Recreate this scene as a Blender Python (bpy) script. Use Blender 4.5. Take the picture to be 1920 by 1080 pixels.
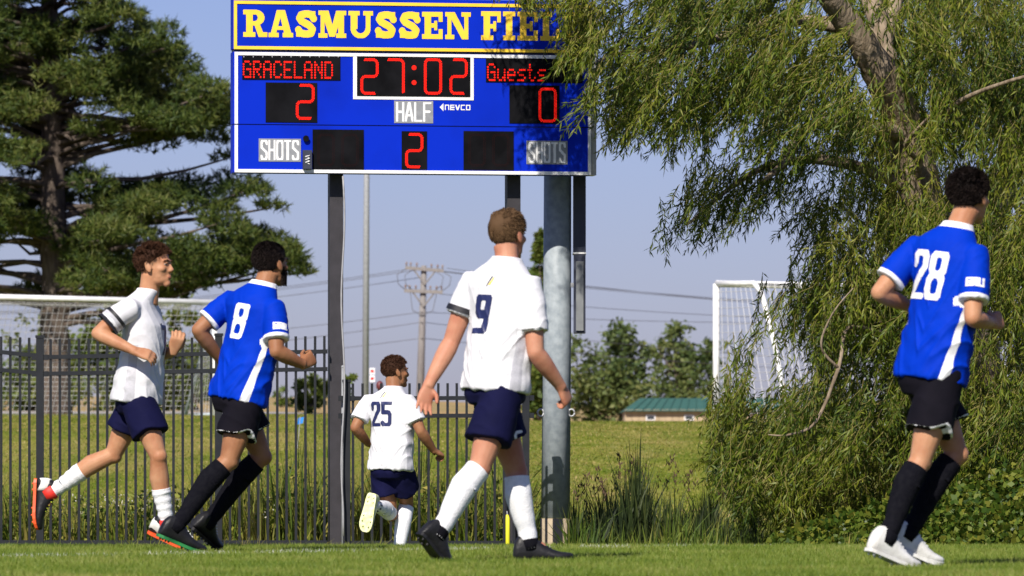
import bpy, bmesh, math, random
import numpy as np
from mathutils import Vector, Matrix, noise as mnoise
from mathutils.bvhtree import BVHTree

# ------------------------------------------------------------------ scene, camera, sky, sun
for o in list(bpy.data.objects):
    bpy.data.objects.remove(o)
SC = bpy.context.scene
COL = SC.collection
random.seed(7)
RNG = np.random.default_rng(7)

F = 10950.0          # focal length in pixels of the 1920 wide photograph
HC = 0.40            # camera height over the pitch
YH = 900.0           # row of the horizon

cam_d = bpy.data.cameras.new('camera')
cam = bpy.data.objects.new('camera', cam_d)
COL.objects.link(cam)
cam.location = (0, 0, HC)
cam.rotation_euler = (math.radians(90), 0, 0)
cam_d.sensor_width = 36.0
cam_d.lens = F / 1920 * 36.0
cam_d.shift_y = (YH - 540) / 1920
cam_d.clip_start = 0.5
cam_d.clip_end = 20000
SC.camera = cam
cam_d.dof.use_dof = True
cam_d.dof.focus_distance = 42.0
cam_d.dof.aperture_fstop = 9.0

SUN_ELEV = math.radians(39)
SUN_OFF = math.radians(19)       # sun stands behind the camera, this far to its left
sun_from = Vector((-math.sin(SUN_OFF) * math.cos(SUN_ELEV), -math.cos(SUN_OFF) * math.cos(SUN_ELEV), math.sin(SUN_ELEV)))
world = bpy.data.worlds.new('World')
SC.world = world
world.use_nodes = True
wn = world.node_tree
wn.nodes.clear()
w_out = wn.nodes.new('ShaderNodeOutputWorld')
w_bg = wn.nodes.new('ShaderNodeBackground')
w_sky = wn.nodes.new('ShaderNodeTexSky')
w_sky.sky_type = 'NISHITA'
w_sky.sun_disc = False
w_sky.sun_elevation = SUN_ELEV
w_sky.sun_rotation = math.pi + SUN_OFF
w_sky.air_density = 1.0
w_sky.dust_density = 0.6
w_sky.ozone_density = 4.0
w_mul = wn.nodes.new('ShaderNodeMix')
w_mul.data_type = 'RGBA'
w_mul.blend_type = 'MULTIPLY'
w_mul.inputs[0].default_value = 1.0
w_mul.inputs[7].default_value = (0.92, 0.87, 1.28, 1)
wn.links.new(w_sky.outputs[0], w_mul.inputs[6])
wn.links.new(w_mul.outputs[2], w_bg.inputs[0])
w_bg.inputs[1].default_value = 0.059
wn.links.new(w_bg.outputs[0], w_out.inputs[0])

sun_d = bpy.data.lights.new('sun', 'SUN')
sun_d.energy = 4.9
sun_d.angle = math.radians(0.5)
sun_d.color = (1.0, 0.93, 0.82)
sun = bpy.data.objects.new('sun', sun_d)
COL.objects.link(sun)
sun.location = (-20, -20, 30)
sun.rotation_euler = sun_from.to_track_quat('Z', 'Y').to_euler()
SC.view_settings.view_transform = 'Standard'
SC.view_settings.look = 'None'
SC.view_settings.exposure = 0.40
SC.view_settings.gamma = 1.0
SC.view_settings.use_curve_mapping = False
SC.render.engine = 'CYCLES'


def P(px, py, D):
    """point at depth D seen at photograph pixel (px, py)"""
    return Vector(((px - 960) / F * D, D, HC + (YH - py) / F * D))


# ------------------------------------------------------------------ mesh helpers
def mesh_arrays(name, V, Fc, smooth=False):
    V = np.asarray(V, np.float32).reshape(-1, 3)
    Fc = np.asarray(Fc, np.int32)
    n, k = Fc.shape
    me = bpy.data.meshes.new(name)
    me.vertices.add(len(V))
    me.vertices.foreach_set('co', V.ravel())
    me.loops.add(n * k)
    me.loops.foreach_set('vertex_index', Fc.ravel())
    me.polygons.add(n)
    me.polygons.foreach_set('loop_start', np.arange(0, n * k, k, dtype=np.int32))
    me.polygons.foreach_set('loop_total', np.full(n, k, np.int32))
    if smooth:
        me.polygons.foreach_set('use_smooth', np.ones(n, bool))
    me.update(calc_edges=True)
    me.validate()
    return me


class MB:
    def __init__(s):
        s.v = []
        s.f = []

    def add(s, vs, fs):
        b = len(s.v)
        s.v += [tuple(v) for v in vs]
        s.f += [tuple(i + b for i in f) for f in fs]

    def box(s, c, ax, ay, az):
        """c centre, ax ay az half axis vectors"""
        c, ax, ay, az = Vector(c), Vector(ax), Vector(ay), Vector(az)
        vs = [c + i * ax + j * ay + k * az for k in (-1, 1) for j in (-1, 1) for i in (-1, 1)]
        fs = [(0, 2, 3, 1), (4, 5, 7, 6), (0, 1, 5, 4), (2, 6, 7, 3), (0, 4, 6, 2), (1, 3, 7, 5)]
        s.add(vs, fs)

    def abox(s, x0, x1, y0, y1, z0, z1):
        s.box(((x0 + x1) / 2, (y0 + y1) / 2, (z0 + z1) / 2), ((x1 - x0) / 2, 0, 0), (0, (y1 - y0) / 2, 0), (0, 0, (z1 - z0) / 2))

    def loft(s, rings):
        """rings: lists of points of equal length, capped"""
        n = len(rings[0])
        vs = [p for r in rings for p in r]
        fs = []
        for i in range(len(rings) - 1):
            for j in range(n):
                k = (j + 1) % n
                fs.append((i * n + j, i * n + k, (i + 1) * n + k, (i + 1) * n + j))
        c0 = sum((Vector(p) for p in rings[0]), Vector()) / n
        c1 = sum((Vector(p) for p in rings[-1]), Vector()) / n
        a = len(vs)
        vs += [c0, c1]
        m = (len(rings) - 1) * n
        for j in range(n):
            k = (j + 1) % n
            fs.append((a, k, j))
            fs.append((a + 1, m + j, m + k))
        s.add(vs, fs)

    def eloft(s, specs, n=24, ex=2.0):
        """specs: (centre, vecA, vecB)"""
        rings = []
        for c, A, B in specs:
            r = []
            for j in range(n):
                t = 2 * math.pi * j / n
                ca, sa = math.cos(t), math.sin(t)
                ca = math.copysign(abs(ca) ** (2 / ex), ca)
                sa = math.copysign(abs(sa) ** (2 / ex), sa)
                r.append(Vector(c) + A * ca + B * sa)
            rings.append(r)
        s.loft(rings)

    def tube(s, pts, rad, n=10, caps=True):
        pts = [Vector(p) for p in pts]
        if not hasattr(rad, '__len__'):
            rad = [rad] * len(pts)
        rings = []
        u = None
        for i, p in enumerate(pts):
            d = (pts[min(i + 1, len(pts) - 1)] - pts[max(i - 1, 0)])
            if d.length < 1e-9:
                d = Vector((0, 0, 1))
            d.normalize()
            if u is None:
                u = d.orthogonal().normalized()
            u = (u - d * u.dot(d))
            u = u.normalized() if u.length > 1e-6 else d.orthogonal().normalized()
            w = d.cross(u)
            rings.append([p + (u * math.cos(2 * math.pi * j / n) + w * math.sin(2 * math.pi * j / n)) * rad[i] for j in range(n)])
        s.loft(rings)

    def ell(s, c, A, B, C, nu=16, nv=10):
        c = Vector(c)
        vs = [c + C]
        for i in range(1, nv):
            ph = math.pi * i / nv
            for j in range(nu):
                t = 2 * math.pi * j / nu
                vs.append(c + A * (math.sin(ph) * math.cos(t)) + B * (math.sin(ph) * math.sin(t)) + C * math.cos(ph))
        vs.append(c - C)
        fs = [(0, 1 + j, 1 + (j + 1) % nu) for j in range(nu)]
        for i in range(nv - 2):
            for j in range(nu):
                k = (j + 1) % nu
                fs.append((1 + i * nu + j, 1 + (i + 1) * nu + j, 1 + (i + 1) * nu + k, 1 + i * nu + k))
        l = len(vs) - 1
        b = 1 + (nv - 2) * nu
        fs += [(b + j, l, b + (j + 1) % nu) for j in range(nu)]
        s.add(vs, fs)

    def sph(s, c, r, nu=12, nv=8):
        s.ell(c, Vector((r, 0, 0)), Vector((0, r, 0)), Vector((0, 0, r)), nu, nv)

    def mesh(s, name, smooth=False):
        me = bpy.data.meshes.new(name)
        me.from_pydata(s.v, [], s.f)
        me.update()
        bm = bmesh.new()
        bm.from_mesh(me)
        bmesh.ops.recalc_face_normals(bm, faces=bm.faces)
        bm.to_mesh(me)
        bm.free()
        if smooth:
            me.polygons.foreach_set('use_smooth', np.ones(len(me.polygons), bool))
        return me

    def build(s, name, m, parent=None, smooth=False):
        return link(name, s.mesh(name, smooth), m, parent)


def link(name, me, m, parent=None):
    o = bpy.data.objects.new(name, me)
    COL.objects.link(o)
    if me is not None and m is not None and len(me.materials) == 0:
        me.materials.append(m)
    if parent is not None:
        o.parent = parent
        o.matrix_parent_inverse = parent.matrix_world_inv if hasattr(parent, 'matrix_world_inv') else Matrix.Translation(parent.location).inverted()
    return o


def tag(o, label=None, cat=None, group=None, kind=None):
    if label: o['label'] = label
    if cat: o['category'] = cat
    if group: o['group'] = group
    if kind: o['kind'] = kind
    return o


def thing(name, loc, label, cat, group=None):
    o = bpy.data.objects.new(name, None)
    COL.objects.link(o)
    o.location = loc
    o.empty_display_size = 0.2
    return tag(o, label, cat, group)


def remesh(mb, voxel, smooth=2, name='tmp', ratio=None):
    me = bpy.data.meshes.new(name)
    me.from_pydata(mb.v, [], mb.f)
    bm = bmesh.new()
    bm.from_mesh(me)
    bmesh.ops.recalc_face_normals(bm, faces=bm.faces)
    bm.to_mesh(me)
    bm.free()
    o = bpy.data.objects.new(name, me)
    COL.objects.link(o)
    r = o.modifiers.new('r', 'REMESH')
    r.mode = 'VOXEL'
    r.voxel_size = voxel
    if smooth:
        q = o.modifiers.new('s', 'SMOOTH')
        q.iterations = smooth
        q.factor = 0.5
    if ratio:
        dc = o.modifiers.new('d', 'DECIMATE')
        dc.ratio = ratio
    dg = bpy.context.evaluated_depsgraph_get()
    ev = bpy.data.meshes.new_from_object(o.evaluated_get(dg))
    bpy.data.objects.remove(o)
    bpy.data.meshes.remove(me)
    ev.polygons.foreach_set('use_smooth', np.ones(len(ev.polygons), bool))
    return ev


def coords(me):
    a = np.empty(len(me.vertices) * 3, np.float32)
    me.vertices.foreach_get('co', a)
    return a.reshape(-1, 3).astype(np.float64)


def normals(me):
    a = np.empty(len(me.vertices) * 3, np.float32)
    me.vertices.foreach_get('normal', a)
    return a.reshape(-1, 3).astype(np.float64)


def quads(me):
    k = np.empty(len(me.loops), np.int32)
    me.loops.foreach_get('vertex_index', k)
    return k.reshape(-1, 4)


def submesh(name, V, Q, keep):
    Q = Q[keep]
    idx, inv = np.unique(Q, return_inverse=True)
    return mesh_arrays(name, V[idx], inv.reshape(-1, 4), True)


# ------------------------------------------------------------------ materials
def rgb(r, g, b):
    """sRGB 0..255 -> linear"""
    f = lambda c: ((c / 255 + 0.055) / 1.055) ** 2.4 if c > 10 else c / 255 / 12.92
    return (f(r), f(g), f(b), 1)


MATS = {}


def mat(name, col, rough=0.6, col2=None, scale=8.0, spec=0.5, metal=0.0, bump=0.0, bscale=60.0, detail=4, emit=0.0, stretch=None, sss=0.0, coat=0.0, thr=(0.35, 0.65)):
    m = bpy.data.materials.new(name)
    m.use_nodes = True
    nt = m.node_tree
    b = nt.nodes['Principled BSDF']
    b.inputs['Roughness'].default_value = rough
    b.inputs['Specular IOR Level'].default_value = spec
    b.inputs['Metallic'].default_value = metal
    if sss:
        b.inputs['Subsurface Weight'].default_value = sss
        b.inputs['Subsurface Radius'].default_value = (0.012, 0.005, 0.003)
        b.inputs['Subsurface Scale'].default_value = 1.0
    if coat:
        b.inputs['Coat Weight'].default_value = coat
    col = tuple(col)[:3] + (1,)
    tc = nt.nodes.new('ShaderNodeNewGeometry')
    src = tc.outputs['Position']
    if stretch:
        mp = nt.nodes.new('ShaderNodeMapping')
        mp.inputs['Scale'].default_value = stretch
        nt.links.new(src, mp.inputs['Vector'])
        src = mp.outputs[0]
    if col2 is not None:
        nz = nt.nodes.new('ShaderNodeTexNoise')
        nz.inputs['Scale'].default_value = scale
        nz.inputs['Detail'].default_value = detail
        nt.links.new(src, nz.inputs['Vector'])
        rp = nt.nodes.new('ShaderNodeValToRGB')
        rp.color_ramp.elements[0].position = thr[0]
        rp.color_ramp.elements[1].position = thr[1]
        rp.color_ramp.elements[0].color = col
        rp.color_ramp.elements[1].color = tuple(col2)[:3] + (1,)
        nt.links.new(nz.outputs['Fac'], rp.inputs[0])
        nt.links.new(rp.outputs[0], b.inputs['Base Color'])
    else:
        b.inputs['Base Color'].default_value = col
    if bump:
        n2 = nt.nodes.new('ShaderNodeTexNoise')
        n2.inputs['Scale'].default_value = bscale
        n2.inputs['Detail'].default_value = 5
        nt.links.new(src, n2.inputs['Vector'])
        bp = nt.nodes.new('ShaderNodeBump')
        bp.inputs['Strength'].default_value = bump
        bp.inputs['Distance'].default_value = 0.02
        nt.links.new(n2.outputs['Fac'], bp.inputs['Height'])
        nt.links.new(bp.outputs[0], b.inputs['Normal'])
    if emit:
        b.inputs['Emission Color'].default_value = col
        b.inputs['Emission Strength'].default_value = emit
    MATS[name] = m
    return m


def leafmat(name, cols, trans=0.35, rough=0.55, nscale=None, spec=0.3):
    """colour picked per leaf (mesh island); optional broad noise on top"""
    m = bpy.data.materials.new(name)
    m.use_nodes = True
    nt = m.node_tree
    b = nt.nodes['Principled BSDF']
    out = nt.nodes['Material Output']
    g = nt.nodes.new('ShaderNodeNewGeometry')
    rp = nt.nodes.new('ShaderNodeValToRGB')
    el = rp.color_ramp.elements
    while len(el) < len(cols):
        el.new(0.5)
    for i, c in enumerate(cols):
        el[i].position = i / (len(cols) - 1)
        el[i].color = tuple(c)[:3] + (1,)
    fac = g.outputs['Random Per Island']
    if nscale:
        nz = nt.nodes.new('ShaderNodeTexNoise')
        nz.inputs['Scale'].default_value = nscale
        nt.links.new(g.outputs['Position'], nz.inputs['Vector'])
        mx = nt.nodes.new('ShaderNodeMath')
        mx.operation = 'MULTIPLY_ADD'
        nt.links.new(nz.outputs['Fac'], mx.inputs[0])
        mx.inputs[1].default_value = 1.6
        mx.inputs[2].default_value = -0.8
        ad = nt.nodes.new('ShaderNodeMath')
        ad.operation = 'MULTIPLY_ADD'
        nt.links.new(fac, ad.inputs[0])
        ad.inputs[1].default_value = 0.7
        ad.inputs[2].default_value = 0.15
        a2 = nt.nodes.new('ShaderNodeMath')
        a2.operation = 'ADD'
        a2.use_clamp = True
        nt.links.new(mx.outputs[0], a2.inputs[0])
        nt.links.new(ad.outputs[0], a2.inputs[1])
        fac = a2.outputs[0]
    nt.links.new(fac, rp.inputs[0])
    nt.links.new(rp.outputs[0], b.inputs['Base Color'])
    b.inputs['Roughness'].default_value = rough
    b.inputs['Specular IOR Level'].default_value = spec
    if trans:
        t = nt.nodes.new('ShaderNodeBsdfTranslucent')
        nt.links.new(rp.outputs[0], t.inputs[0])
        mix = nt.nodes.new('ShaderNodeMixShader')
        mix.inputs[0].default_value = trans
        nt.links.new(b.outputs[0], mix.inputs[1])
        nt.links.new(t.outputs[0], mix.inputs[2])
        nt.links.new(mix.outputs[0], out.inputs[0])
    MATS[name] = m
    return m


# ------------------------------------------------------------------ terrain
TD = np.array([-40, 34.6, 40, 44, 47, 50, 54, 58, 66, 80, 100, 118, 130, 160, 180, 350, 700, 900, 2000, 6000], float)
TZ = np.array([0, 0, -0.15, -0.30, -0.38, -0.42, -0.55, -0.55, -0.22, 0.42, 1.22, 1.66, 1.86, 2.22, 2.50, 4.6, 10.4, 10.6, 6, -10], float)


def ground_z(x, D):
    z = np.interp(D, TD, TZ)
    D = np.asarray(D, float)
    px = np.asarray(x) / np.maximum(D, 20) * F + 960
    # to the right of the pole the bank ends in a lower crest and the land behind it stays lower
    w = np.clip((px - 640) / 420, 0, 1) * np.clip((D - 60) / 40, 0, 1)
    row = np.interp(D, [60, 100, 120, 180, 300, 340, 700, 900, 6000], [905, 808, 791, 797, 796, 792, 762, 775, 880])
    zr = HC + (YH - row) / F * D
    zr = np.where(D > 1500, z, zr)
    return z * (1 - w) + zr * w


def gz(x, D):
    return float(ground_z(x, D))


def sheet(name, d0, d1, nd, w0, w1, nx, m, lift=0.0, rough=0.0):
    V = []
    for i in range(nd + 1):
        t = i / nd
        D = d0 + (d1 - d0) * t
        w = w0 + (w1 - w0) * t
        xs = np.linspace(-w, w, nx + 1)
        zs = ground_z(xs, np.full_like(xs, D)) + lift
        if rough:
            zs = zs + rough * np.array([mnoise.noise(Vector((x * 0.6, D * 0.6, 3))) for x in xs])
        for x, z in zip(xs, zs):
            V.append((x, D, z))
    Q = []
    for i in range(nd):
        for j in range(nx):
            a = i * (nx + 1) + j
            Q.append((a, a + 1, a + nx + 2, a + nx + 1))
    o = link(name, mesh_arrays(name, V, Q, True), m)
    tag(o, kind='structure')
    return o


def grass_ground(name, c1, c2, c3, s1, s2, sy=0.35):
    m = bpy.data.materials.new(name)
    m.use_nodes = True
    nt = m.node_tree
    b = nt.nodes['Principled BSDF']
    b.inputs['Roughness'].default_value = 0.9
    b.inputs['Specular IOR Level'].default_value = 0.1
    g = nt.nodes.new('ShaderNodeNewGeometry')
    mp = nt.nodes.new('ShaderNodeMapping')
    mp.inputs['Scale'].default_value = (1, sy, 1)
    nt.links.new(g.outputs['Position'], mp.inputs[0])
    n1 = nt.nodes.new('ShaderNodeTexNoise'); n1.inputs['Scale'].default_value = s1; n1.inputs['Detail'].default_value = 6
    n2 = nt.nodes.new('ShaderNodeTexNoise'); n2.inputs['Scale'].default_value = s2; n2.inputs['Detail'].default_value = 4
    nt.links.new(mp.outputs[0], n1.inputs[0]); nt.links.new(mp.outputs[0], n2.inputs[0])
    r1 = nt.nodes.new('ShaderNodeValToRGB')
    r1.color_ramp.elements[0].position = 0.38; r1.color_ramp.elements[1].position = 0.66
    r1.color_ramp.elements[0].color = c1; r1.color_ramp.elements[1].color = c2
    nt.links.new(n1.outputs[0], r1.inputs[0])
    mx = nt.nodes.new('ShaderNodeMix'); mx.data_type = 'RGBA'
    r2 = nt.nodes.new('ShaderNodeValToRGB')
    r2.color_ramp.elements[0].position = 0.45; r2.color_ramp.elements[1].position = 0.75
    nt.links.new(n2.outputs[0], r2.inputs[0])
    nt.links.new(r2.outputs[0], mx.inputs[0])
    nt.links.new(r1.outputs[0], mx.inputs[6])
    mx.inputs[7].default_value = c3
    nt.links.new(mx.outputs[2], b.inputs['Base Color'])
    bp = nt.nodes.new('ShaderNodeBump'); bp.inputs['Strength'].default_value = 0.6; bp.inputs['Distance'].default_value = 0.05
    n3 = nt.nodes.new('ShaderNodeTexNoise'); n3.inputs['Scale'].default_value = 30
    nt.links.new(g.outputs['Position'], n3.inputs[0]); nt.links.new(n3.outputs[0], bp.inputs['Height']); nt.links.new(bp.outputs[0], b.inputs['Normal'])
    return m


M_PITCH = grass_ground('pitch_turf', (0.06, 0.10, 0.012, 1), (0.10, 0.145, 0.022, 1), (0.13, 0.14, 0.035, 1), 3, 9)
M_BANK = grass_ground('bank_grass', (0.11, 0.155, 0.008, 1), (0.20, 0.215, 0.025, 1), (0.33, 0.265, 0.085, 1), 1.3, 0.75, 0.13)
M_CROP = grass_ground('dry_crop', (0.42, 0.29, 0.13, 1), (0.34, 0.24, 0.11, 1), (0.28, 0.24, 0.10, 1), 0.02, 0.06)
sheet('pitch', -40, 47.0, 174, 30, 30, 60, M_PITCH)
sheet('grass_bank', 47.0, 160, 140, 30, 60, 80, M_BANK, 0.0, 0.0)
M_ROAD = mat('road_gravel', (0.36, 0.34, 0.32), 0.9, (0.28, 0.27, 0.26), 3)
sheet('road', 160, 178, 6, 60, 70, 20, M_ROAD)
sheet('crop_field', 178, 6000, 260, 70, 3000, 40, M_CROP)

# turf blades on the part of the pitch in view, with the worn painted touchline
TL0, TL1 = Vector((-2.05, 30.3)), Vector((0.85, 34.2))


def turf_blades():
    n = 270000
    D = RNG.uniform(23.3, 38.5, n)
    X = RNG.uniform(-1, 1, n) * (2.9 + (D - 23) * 0.10)
    patch = np.array([mnoise.noise(Vector((x * 0.9, d * 0.5, 0))) for x, d in zip(X[::10], D[::10])])
    patch = np.repeat(patch, 10)[:n]
    h = RNG.uniform(0.018, 0.036, n) * (1 + 0.3 * patch)
    a = RNG.uniform(0, 2 * math.pi, n)
    w = RNG.uniform(0.0022, 0.0042, n)
    lean = RNG.normal(0, 0.4, (n, 2)) * h[:, None]
    z = ground_z(X, D)
    base = np.stack([X, D, z - 0.002], 1)
    side = np.stack([np.cos(a) * w, np.sin(a) * w * 0.5, np.zeros(n)], 1)
    tip = base + np.stack([lean[:, 0], lean[:, 1], h], 1)
    V = np.stack([base - side, base + side, tip], 1).reshape(-1, 3)
    T = np.arange(3 * n).reshape(-1, 3)
    m = leafmat('turf_blade', [(0.070, 0.128, 0.008), (0.128, 0.192, 0.017), (0.19, 0.24, 0.032), (0.29, 0.29, 0.08)], 0.3, nscale=1.3)
    nt = m.node_tree
    b = nt.nodes['Principled BSDF']
    g = nt.nodes.new('ShaderNodeNewGeometry')
    # distance to the touchline in plan
    d = (TL1 - TL0).normalized()
    nrm = (-d.y, d.x, 0)
    dot = nt.nodes.new('ShaderNodeVectorMath'); dot.operation = 'DOT_PRODUCT'
    dot.inputs[1].default_value = nrm
    nt.links.new(g.outputs['Position'], dot.inputs[0])
    sub = nt.nodes.new('ShaderNodeMath'); sub.operation = 'SUBTRACT'
    sub.inputs[1].default_value = TL0.x * nrm[0] + TL0.y * nrm[1]
    nt.links.new(dot.outputs['Value'], sub.inputs[0])
    ab = nt.nodes.new('ShaderNodeMath'); ab.operation = 'ABSOLUTE'
    nt.links.new(sub.outputs[0], ab.inputs[0])
    lt = nt.nodes.new('ShaderNodeMath'); lt.operation = 'LESS_THAN'; lt.inputs[1].default_value = 0.06
    nt.links.new(ab.outputs[0], lt.inputs[0])
    nz = nt.nodes.new('ShaderNodeTexNoise'); nz.inputs['Scale'].default_value = 2.2
    nt.links.new(g.outputs['Position'], nz.inputs[0])
    rp = nt.nodes.new('ShaderNodeValToRGB')
    rp.color_ramp.elements[0].position = 0.40; rp.color_ramp.elements[1].position = 0.54
    rp.color_ramp.elements[1].color = (0.85, 0.85, 0.85, 1)
    nt.links.new(nz.outputs[0], rp.inputs[0])
    ml = nt.nodes.new('ShaderNodeMath'); ml.operation = 'MULTIPLY'
    nt.links.new(lt.outputs[0], ml.inputs[0]); nt.links.new(rp.outputs[0], ml.inputs[1])
    mx = nt.nodes.new('ShaderNodeMix'); mx.data_type = 'RGBA'
    src = b.inputs['Base Color'].links[0].from_socket
    nt.links.new(ml.outputs[0], mx.inputs[0]); nt.links.new(src, mx.inputs[6])
    mx.inputs[7].default_value = (0.75, 0.76, 0.74, 1)
    nt.links.new(mx.outputs[2], b.inputs['Base Color'])
    o = link('turf_grass', mesh_arrays('turf_grass', V, T), m)
    tag(o, 'short mown grass of the pitch with faint white touchline', 'grass', kind='stuff')



def bank_blades():
    n = 180000
    D = 56 + 74 * RNG.uniform(0, 1, n) ** 1.25
    px = RNG.uniform(-150, 1750, n)
    X = (px - 960) / F * D
    z = ground_z(X, D)
    patch = np.array([mnoise.noise(Vector((x * .55, d * .12, 7))) for x, d in zip(X[::5], D[::5])])
    patch = np.repeat(patch, 5)[:n]
    h = RNG.uniform(0.012, 0.034, n) * (1 + .6 * patch)
    a = RNG.uniform(0, 2 * math.pi, n)
    w = RNG.uniform(0.008, 0.018, n)
    base = np.stack([X, D, z - 0.004], 1)
    side = np.stack([np.cos(a) * w, np.sin(a) * w, np.zeros(n)], 1)
    tip = base + np.stack([RNG.normal(0, .5, n) * h, RNG.normal(0, .5, n) * h, h], 1)
    V = np.stack([base - side, base + side, tip], 1).reshape(-1, 3)
    m = leafmat('bank_blade', [(0.075, 0.125, 0.008), (0.15, 0.185, 0.016), (0.27, 0.25, 0.05), (0.45, 0.34, 0.14)], 0.3, nscale=0.6)
    o = link('bank_grass', mesh_arrays('bank_grass', V, np.arange(3 * n).reshape(-1, 3)), m)
    tag(o, 'rough sunlit grass on the bank behind the fence', 'grass', kind='stuff')


turf_blades()
bank_blades()
# ------------------------------------------------------------------ glyph raster: strokes, boxes and polygons -> flat quads
def g_seg(X, Y, x0, y0, x1, y1, w, asp=1.0):
    dx, dy = (x1 - x0) * asp, y1 - y0
    L2 = dx * dx + dy * dy + 1e-12
    t = np.clip(((X - x0) * asp * dx + (Y - y0) * dy) / L2, 0, 1)
    return np.hypot((X - x0) * asp - t * dx, Y - y0 - t * dy) < w


def g_poly(X, Y, pts):
    ins = np.zeros(X.shape, bool)
    n = len(pts)
    for i in range(n):
        x0, y0 = pts[i]
        x1, y1 = pts[(i + 1) % n]
        c = ((y0 > Y) != (y1 > Y)) & (X < (x1 - x0) * (Y - y0) / (y1 - y0 + 1e-12) + x0)
        ins ^= c
    return ins


def g_mask(parts, X, Y, asp=1.0):
    m = np.zeros(X.shape, bool)
    for p in parts:
        k = p[0]
        if k == 'b':
            _, x0, y0, x1, y1 = p
            m |= (X >= x0) & (X <= x1) & (Y >= y0) & (Y <= y1)
        elif k == 'p':
            m |= g_poly(X, Y, p[1])
        elif k == 's':
            pts, w = p[1], p[2]
            for a, b in zip(pts[:-1], pts[1:]):
                m |= g_seg(X, Y, a[0], a[1], b[0], b[1], w, asp)
        elif k == 'r':      # ring: cx cy rx ry irx iry, x limits, y limits
            _, cx, cy, rx, ry, ix, iy, xa, xb, ya, yb = p
            q = ((X - cx) / rx) ** 2 + ((Y - cy) / ry) ** 2 <= 1
            q &= ~(((X - cx) / ix) ** 2 + ((Y - cy) / iy) ** 2 < 1)
            m |= q & (X >= xa) & (X <= xb) & (Y >= ya) & (Y <= yb)
    return m


def g_runs(mask):
    """(row, col0, col1) runs"""
    out = []
    for r in range(mask.shape[0]):
        d = np.diff(np.concatenate([[0], mask[r].astype(int), [0]]))
        for a, b in zip(np.where(d == 1)[0], np.where(d == -1)[0]):
            out.append((r, a, b))
    return out


SLAB = {
    'R': (1.0, [('b', .12, 0, .40, 1), ('b', 0, 0, .5, .17), ('b', 0, .83, .5, 1), ('b', .4, .42, .52, .58), ('r', .5, .71, .38, .29, .10, .12, .5, 1, .42, 1), ('p', [(.44, .5), (.68, .48), (.82, .17), (1.0, .17), (1.0, 0), (.64, 0)])]),
    'A': (1.02, [('p', [(.08, .1), (.34, 1), (.68, 1), (.96, .1), (.66, .1), (.49, .72), (.30, .1)]), ('b', 0, 0, .42, .16), ('b', .58, 0, 1.04, .16), ('b', .28, .27, .72, .40)]),
    'S': (.95, [('s', [(.80, .70), (.72, .84), (.5, .88), (.28, .83), (.21, .71), (.30, .60), (.62, .45), (.76, .31), (.70, .16), (.48, .12), (.26, .16), (.17, .28)], .135), ('b', .72, .64, .88, .97), ('b', .08, .03, .22, .36)]),
    'M': (1.2, [('b', 0, 0, .38, .16), ('b', .74, 0, 1.16, .16), ('b', 0, .84, .3, 1), ('b', .86, .84, 1.16, 1), ('b', .09, 0, .26, 1), ('b', .82, 0, 1.07, 1), ('p', [(.1, 1), (.42, 1), (.58, .48), (.74, 1), (1.05, 1), (.68, .04), (.46, .04)])]),
    'U': (1.02, [('b', 0, .84, .47, 1), ('b', .62, .84, 1.02, 1), ('b', .09, .34, .37, 1), ('b', .72, .34, .92, 1), ('r', .505, .36, .415, .37, .20, .18, 0, 1.1, -.1, .36)]),
    'E': (.92, [('b', .1, 0, .38, 1), ('b', 0, 0, .86, .17), ('b', 0, .83, .86, 1), ('b', .38, .42, .6, .58), ('b', .69, 0, .86, .36), ('b', .69, .64, .86, 1), ('b', .52, .33, .64, .67)]),
    'N': (1.1, [('b', .09, 0, .26, 1), ('b', .80, 0, .97, 1), ('p', [(.09, 1), (.40, 1), (.97, .0), (.70, 0)]), ('b', 0, 0, .38, .16), ('b', .68, .84, 1.07, 1), ('b', 0, .84, .3, 1)]),
    'F': (.88, [('b', .1, 0, .38, 1), ('b', 0, 0, .52, .17), ('b', 0, .83, .84, 1), ('b', .38, .40, .6, .56), ('b', .68, .62, .84, 1), ('b', .52, .30, .64, .66)]),
    'I': (.56, [('b', .12, 0, .40, 1), ('b', 0, 0, .52, .17), ('b', 0, .83, .52, 1)]),
    'L': (.88, [('b', .1, 0, .38, 1), ('b', 0, .83, .5, 1), ('b', 0, 0, .84, .17), ('b', .67, 0, .84, .42)]),
    'D': (1.0, [('b', .1, 0, .38, 1), ('b', 0, 0, .45, .17), ('b', 0, .83, .45, 1), ('r', .44, .5, .5, .5, .22, .33, .44, 1, 0, 1)]),
}
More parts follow.
